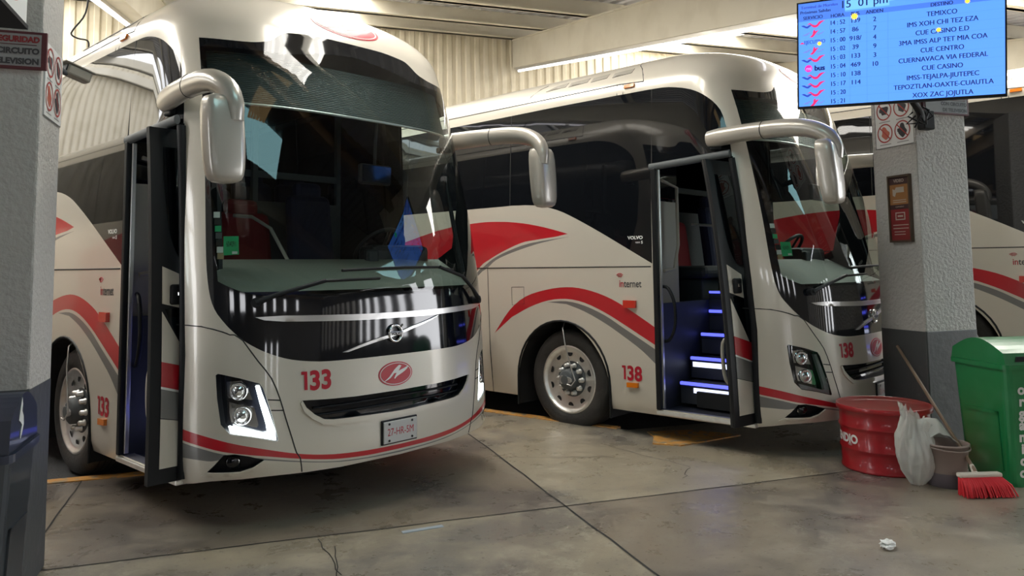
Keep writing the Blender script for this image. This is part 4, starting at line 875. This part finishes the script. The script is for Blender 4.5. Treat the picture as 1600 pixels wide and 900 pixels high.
for s,x,y in(('SERVICIO',.085,.150),('HORA',.212,.156),('BUS',.302,.158),('ANDEN',.398,.158),('DESTINO',.715,.160)): mb=MB(); tt(s,x,y,.040,bo=0,sx=.9); mb.build('timetable_heading',tv,fixn=False)
mb=MB(); tt('Terminal de Morelos',.118,.050,.033,'screen_navy'); tt('Próximas Salidas',.098,.096,.035); mb.build('screen_title',tv,fixn=False)
mb=MB(); tt('15  01 pm',.345,.062,.085,'screen_ink'); mb.build('screen_clock',tv,fixn=False)
mb=MB()
def shp(P,x,y,s,m_,h=.002): Q=catmull(P,3,True,ang=70); mb.add([TP(x+u*s/SW,y-v*s/SH,h) for u,v in Q],[list(t_) for t_ in tess(Q)],m_)
wavR=[(-.5,.10),(-.25,.22),(0,.02),(.3,.0),(.55,.28),(1.05,.36),(.7,.12),(.35,-.22),(.0,-.2),(-.25,.08)]; wavB=[(-1.05,.02),(-.8,.06),(-.55,-.08),(-.3,.04),(.0,.0),(-.25,-.10),(-.5,-.26),(-.85,-.10)]
brd=[(-.3,-.32),(-.05,-.05),(.0,.22),(.14,.42),(.18,.2),(.5,.3),(.25,.0),(.1,-.2),(-.05,-.32)]
for k in range(10):
    mb=MB(); y=.222+.0805*k; x=.085
    if k in(0,4,6,7,8): shp(wavB,x,y,.088,'screen_navy'); shp([(u-.1,v+.10) for u,v in wavB],x+.02,y,.075,'screen_grey',.0018); shp(wavR,x,y,.088,'screen_red',.0024)
    elif k in(1,3,9): shp([(-.95,-.1),(-.6,.05),(-.2,.22),(-.35,.0),(-.6,-.12)],x,y,.09,'screen_grey'); shp([(.2,-.05),(.6,.0),(1.0,.2),(.75,-.05),(.45,-.15)],x,y,.09,'screen_grey'); shp(brd,x,y,.088,'screen_red',.0024)
    elif k==2: tt('EJECUTIVO',x+.008,y-.005,.042,'screen_navy',sx=.78); shp([(-.3,-.1),(.0,.12),(.3,-.1)],x-.058,y,.07,'screen_red')
    else:
        shp([(.32*math.cos(2*PI*q/16),.32*math.sin(2*PI*q/16)) for q in range(16)],x-.025,y,.09,'screen_magenta'); tt('mi',x-.025,y,.042,'screen_light'); tt('bus',x+.033,y,.058,'screen_ink',bo=.0016)
    mb.build('service_symbol',tv,fixn=False)
for x,y in((.298,.185),(.83,.165),(.70,.385),(.118,.40)): 
    mb=MB(); s=.030 if y<.19 and x<.5 else .020; shp([((1 if q%2 else .62)*math.cos(2*PI*q/20),(1 if q%2 else .62)*math.sin(2*PI*q/20)) for q in range(20)],x,y,s,'screen_yellow',.003); mb.build('yellow_sun_icon',tv,fixn=False)
mb=MB(); cw=bw(5.45,4.97,2.95)-C0; a0=TP(.55,.90,-.05); a1=a0+Vector((.25,-.02,-.12)); mb.box(TP(.55,.62,-.065),(.10,.40,.035),'black_matte',rot=Matrix((U,Vv,Nn)).transposed(),bev=.01)
mb.tube([a0,a1,Vector((cw.x,cw.y,a1.z))],.028,'black_matte',10); mb.box(Vector((cw.x,cw.y,a1.z)),(.12,.14,.16),'black_matte',rot=Matrix.Rotation(ROT_B,3,'Z'),bev=.01)
for k in range(7): 
    a=2*PI*k/7; mb.tube([a1+Vector((0,.05*math.cos(a),.04*math.sin(a))),a1+Vector((-.02,.10*math.cos(a+.6),-.06+.07*math.sin(a+.4))),a1+Vector((.03,.03*math.cos(a+1.5),-.09))],.007,'black_plastic',6)
mb.build('screen_bracket',tv)
# ------------------------------------------------------------------ bins, drum, bucket, broom
mat('bin_green',(.012,.20,.062),.33,0,.25); wear(M['bin_green'],3,(.05,.27,.12),.55,.85); mat('bin_slate',(.028,.034,.042),.38,0,.15); mat('bin_navy',(.012,.018,.040),.36,0,.2)
mat('drum_red',(.34,.010,.016),.30,0,.4); mat('drum_lid',(.27,.035,.03),.42,0,.2); wear(M['drum_lid'],5,(.20,.07,.05),.5,.75); mat('bucket',(.27,.205,.18),.5); mat('bucket_low',(.15,.125,.14),.5); mat('bristle',(.62,.012,.022),.55); mat('broom_cap',(.62,.56,.48),.45); mat('stick',(.22,.15,.10),.5)
def bin_(name,l,d,ang,w,dp,zr_,ztp,mb_body,mb_lid,label,cat,letters=None,mark=False):
    R=Matrix.Rotation(ROT_B+ang,3,'Z'); t=thing(name,label,cat,bw(l,d,0),ROT_B+ang)
    k=.86
    def ring(w_,d_,z,r=.05,n=5):
        P=[]
        for sx,sy,a0 in((1,1,0),(-1,1,PI/2),(-1,-1,PI),(1,-1,3*PI/2)):
            for i in range(n): a=a0+PI/2*i/(n-1); P.append((sx*(w_/2-r)+r*math.cos(a),sy*(d_/2-r)+r*math.sin(a),z))
        return P
    def loft(mb,rings,m,cap=True):
        n=len(rings[0]); vs=[p for r_ in rings for p in r_]; fs=[[i*n+q,i*n+(q+1)%n,(i+1)*n+(q+1)%n,(i+1)*n+q] for i in range(len(rings)-1) for q in range(n)]; fs.append(list(range(n))[::-1]); fs.append([len(vs)-n+q for q in range(n)]); mb.add(vs,fs,m)
    mb=MB(); loft(mb,[ring(w*k,dp*k,0),ring(w*k+.01,dp*k+.01,.03),ring(w,dp,zr_-.03)],mb_body)
    # moulded handle ridge on the side walls
    for s in(-1,1):
        for P in([(-dp*.30,.10),(-dp*.25,.10),(-dp*.25,zr_*.60),(-dp*.30,zr_*.60)],[(-dp*.30,zr_*.57),(dp*.28,zr_*.57),(dp*.28,zr_*.60),(-dp*.30,zr_*.60)]):
            mb.prism(P,lambda u,v,h:(s*(w/2*(k+(1-k)*v/zr_)+h),u,v),-.02,.012,mb_body)
    b_=mb.build('bin_body',t)
    mb=MB(); loft(mb,[ring(w+.035,dp+.035,zr_-.035),ring(w+.035,dp+.035,zr_)],mb_lid)
    # domed lid, arch seen from the sides, opening in the front
    n=12; prof=[(-dp/2,zr_)]+[(-dp/2+.015,ztp-.10)]+[(-dp/2+dp*i/n,ztp-.085+.085*math.sin(PI*i/n)) for i in range(1,n)]+[(dp/2-.015,ztp-.10),(dp/2,zr_)]
    prof=[(-dp/2,zr_)]+[((-dp/2+.02)+(dp-.04)*i/n,ztp-.09+.09*math.sin(PI*i/n)) for i in range(n+1)]+[(dp/2,zr_)]
    prof2=[(-w/2,zr_)]+[((-w/2+.02)+(w-.04)*i/n,ztp-.09+.09*math.sin(PI*i/n)) for i in range(n+1)]+[(w/2,zr_)]
    mb.prism(prof,lambda u,v,h:(h,u,v),-w/2,w/2,mb_lid); lid=mb.build('bin_lid',t)
    mb=MB(); 
    for s in(-1,1): mb.prism([(-w*.36,zr_+.02),(w*.36,zr_+.02),(w*.33,ztp-.115),(-w*.33,ztp-.115)],lambda u,v,h:(u,s*(dp/2-.004+h),v),-.02,.006,'black_matte')
    mb.build('bin_opening',lid)
    if letters:
        mb=MB(); n=len(letters)
        for i,ch in enumerate(letters): put_text(mb,ch,.098,lambda u,v:(-w*.30+u,-dp/2*(k+(1-k)*(zr_*.76-i*.083+v)/zr_)-.006,zr_*.76-i*.083+v),'text_white',.004,'CENTER',sx=1.05)
        mb.build('bin_lettering',b_,'white stacked letters',fixn=False)
    if mark:
        mb=MB(); P=[(-.015,.05),(.0,.10),(.02,.155),(.03,.12),(.022,.09),(.045,.06),(.05,.02),(.03,-.02),(.01,-.045),(.012,-.01),(.028,.02),(.005,.04)]
        mb.prism([(u*1.1,v*.9) for u,v in P],lambda u,v,h:(w/2+.001+h,-.08+u,zr_+.075+v),0,.002,'text_white'); mb.build('bin_mark',lid,'white printed emblem',fixn=False)
    return t
bin_('litter_bin',5.08+.275*.2+.28*.98,4.05+.275*.98-.28*.2,-math.atan2(.2,.98),.56,.55,.86,1.03,'bin_green','bin_green','green plastic litter bin lettered for organic waste beside the right column','bin','orgánico')
bin_('litter_bin',-1.235,4.03,0,.58,.46,.83,1.06,'bin_slate','bin_navy','dark slate litter bin with navy lid before the left column','bin',mark=True)
dr=thing('fire_drum','low red steel drum with a lid standing beside the right column','drum',bw(4.742,4.84,0),ROT_B)
mb=MB(); mb.lathe([(.001,.0),(.315,.0),(.322,.006),(.322,.02),(.316,.026),(.318,.13),(.320,.150),(.328,.162),(.328,.172),(.320,.184),(.322,.30),(.324,.316),(.333,.328),(.333,.338),(.324,.350),(.326,.46),(.330,.468)],(0,0,0),(0,0,1),'drum_red',56); mb.build('drum_body',dr)
mb=MB(); mb.lathe([(.340,.452),(.345,.462),(.345,.482),(.338,.490),(.328,.488),(.322,.474),(.20,.476),(.001,.478)],(0,0,0),(0,0,1),'drum_lid',56); mb.lathe([(.3385,.4885),(.342,.4925),(.3455,.487),(.3475,.470),(.3455,.452),(.341,.450)],(0,0,0),(0,0,1),'drum_red',56); mb.build('drum_lid',dr)
ca=math.atan2(-4.84,-4.742)
def drt(u,v,r=.3215,a0=-1.86): a=ca+a0+u/r; return (r*math.cos(a)*1.003,r*math.sin(a)*1.003,v)
mb=MB(); put_text(mb,'INCENDIO',.088,lambda u,v:drt(u,.212+v),'text_white',.004,sx=.93); put_text(mb,'RED',.022,lambda u,v:drt(u+.30,.192+v*1),'text_white',.0); mb.build('drum_lettering',dr,'white painted word',fixn=False)
bk=thing('bucket','grubby beige plastic bucket with a darker lower half, behind the broom','bucket',bw(4.765,4.31,0),ROT_B)
mb=MB(); mb.lathe([(.001,.004),(.118,.0),(.122,.004),(.131,.10)],(0,0,0),(0,0,1),'bucket_low',40); mb.lathe([(.131,.10),(.152,.285),(.160,.287),(.160,.300),(.152,.302),(.146,.296),(.128,.10),(.115,.02),(.001,.02)],(0,0,0),(0,0,1),'bucket',40); mb.build('bucket_body',bk)
mb=MB(); a=[PI*k/14 for k in range(15)]; mb.tube([(.160*math.cos(q),-.162*math.sin(q)*.98,.282-.02*math.sin(q)) for q in a],.006,'bucket',6); mb.build('bucket_handle',bk)
br=thing('broom','red bristled broom leaning against the right column','broom',bw(4.75,4.06,0),ROT_B)
h0=Vector((0,.0,.155)); h1=Vector((.575,1.185,.87)); mb=MB(); mb.tube([h0,h1],.0125,'stick',10); mb.build('broom_handle',br)
ang=-.28; Rb=Matrix.Rotation(ang,3,'Z')
mb=MB(); mb.box(Rb@Vector((.02,-.01,.135)),(.30,.055,.03),'broom_cap',rot=Rb,bev=.010); mb.cyl(h0-Vector((0,0,.02)),h0+(h1-h0).normalized()*.06,.02,'broom_cap',12,r2=.015); mb.build('broom_head',br)
mb=MB(); nb=0
for i in range(34):
    for j in range(5):
        u=-.135+.27*i/33; v=-.018+.036*j/4; f=Vector((.02+u,-.01+v,.125)); e=Vector((.045+u*1.33+random.uniform(-.006,.006),-.03+v*2.6-.02+random.uniform(-.008,.008),.004+.004*random.random())); mid=(f+e)/2+Vector((u*.05,-.015,.012)); mb.tube([Rb@f,Rb@mid,Rb@e],[.0055,.006,.0045],'bristle',5)
o=mb.build('bristles',br); o['kind']='stuff'
# crumpled plastic bag over the bucket, tissue on the floor
from mathutils import noise as NZ
def crumple(sub,c,r,fn,m,seed,name,fr=(2.6,6.5),am=(.42,.30)):
    bm=bmesh.new(); bmesh.ops.create_icosphere(bm,subdivisions=sub,radius=1); vs=[]
    for v in bm.verts:
        p=v.co.copy(); q=p*fr[0]*.5+Vector((seed,0,0)); n=1-am[0]*abs(NZ.noise(q))*2+am[1]*(.5-abs(NZ.noise(p*fr[1]*.5+Vector((0,seed,0)))))*2+.03*NZ.noise(p*7)
        p=p*n; p=Vector((p.x*r[0],p.y*r[1],p.z*r[2])); vs.append(Vector(c)+Vector(fn(p)) if fn else Vector(c)+p)
    bm.verts.index_update(); fs=[[v.index for v in f.verts] for f in bm.faces]; bm.free(); return vs,fs
m=mat('bag',(.70,.71,.66),.28,0,.3,spec=.6); b=m.node_tree.nodes['Principled BSDF']; b.inputs['Alpha'].default_value=.58
mb=MB()
def ridge(a,b_,s): return 1-2*abs(NZ.noise(Vector((a,b_,s))))
def sheet(nu,nv,fn,closed=True):
    vs=[fn(2*PI*i/nu,k/nv) for k in range(nv+1) for i in range(nu)]
    return vs,[[k*nu+i,k*nu+(i+1)%nu,(k+1)*nu+(i+1)%nu,(k+1)*nu+i] for k in range(nv) for i in range(nu)]
def bag_body(a,v):
    R=[.045,.105,.125,.125,.115,.095,.075,.085][min(7,int(v*7))]; f=v*7-int(v*7); R2=[.045,.105,.125,.125,.115,.095,.075,.085][min(7,int(v*7)+1)]; R=R+(R2-R)*f
    ca_,sa_=math.cos(a),math.sin(a); r=R*(1+.30*ridge(ca_*2.2,sa_*2.2+v*1.1,1.7)*(.4+.8*v)+.16*ridge(ca_*4.5+v*2,sa_*4.5,5.1)-.12)
    top=.46+.07*math.cos(a-2.4)+.03*ridge(ca_*3,sa_*3,9.)
    return (4.575+r*1.12*ca_+.03*v,4.385+r*.85*sa_+.02*v,.006+v**.9*top+.02*ridge(ca_*2,v*4,3.3)*v)
vs,fs=sheet(72,34,bag_body); mb.add(vs,fs,'bag',True)
def bag_flap(a,v):
    # folds running from the neck of the bag over the back rim of the bucket
    t_=a/(2*PI)-.0; u=v; w=.5-abs(t_-.5)
    x=4.60+.29*u; s=4*w-1; half=.085+.075*math.sin(PI*min(1,u*.8)); y=4.40+.02*u
    z=.36+.10*math.sin(PI*(.15+.75*u))-.10*u*u+.05*ridge(s*1.9,u*2.3,7.7)*(1-.4*u)-.11*abs(s)**1.6
    return (x+.015*ridge(u*4,s*2.5,2.),y+half*s+(.004 if t_>.5 else 0),z-(.006 if t_>.5 else 0))
vs,fs=sheet(64,26,bag_flap); mb.add(vs,fs,'bag',True)
o=bbuild(mb,'plastic_bag'); prop(o,'crumpled translucent plastic bag slumped between the red drum and the bucket','bag')
vs,fs=crumple(3,(0,0,.022),(.055,.042,.024),lambda p:(p.x,p.y,max(p.z,-.0215)),'paper',2.2,'tissue',am=(.55,.25)); mb=MB(); mb.add(vs,fs,'paper'); o=mb.build('paper_tissue'); o.location=(4.663,1.442,0); prop(o,'small crumpled white tissue on the concrete floor','tissue')
mat('tape',(.40,.46,.52),.3); mb=MB(); mb.box((1.03,4.735,.003),(.26,.035,.005),'tape',rot=Matrix.Rotation(.10,3,'Z')); o=bbuild(mb,'tape_strip'); prop(o,'short strip of pale tape stuck to the floor','tape')
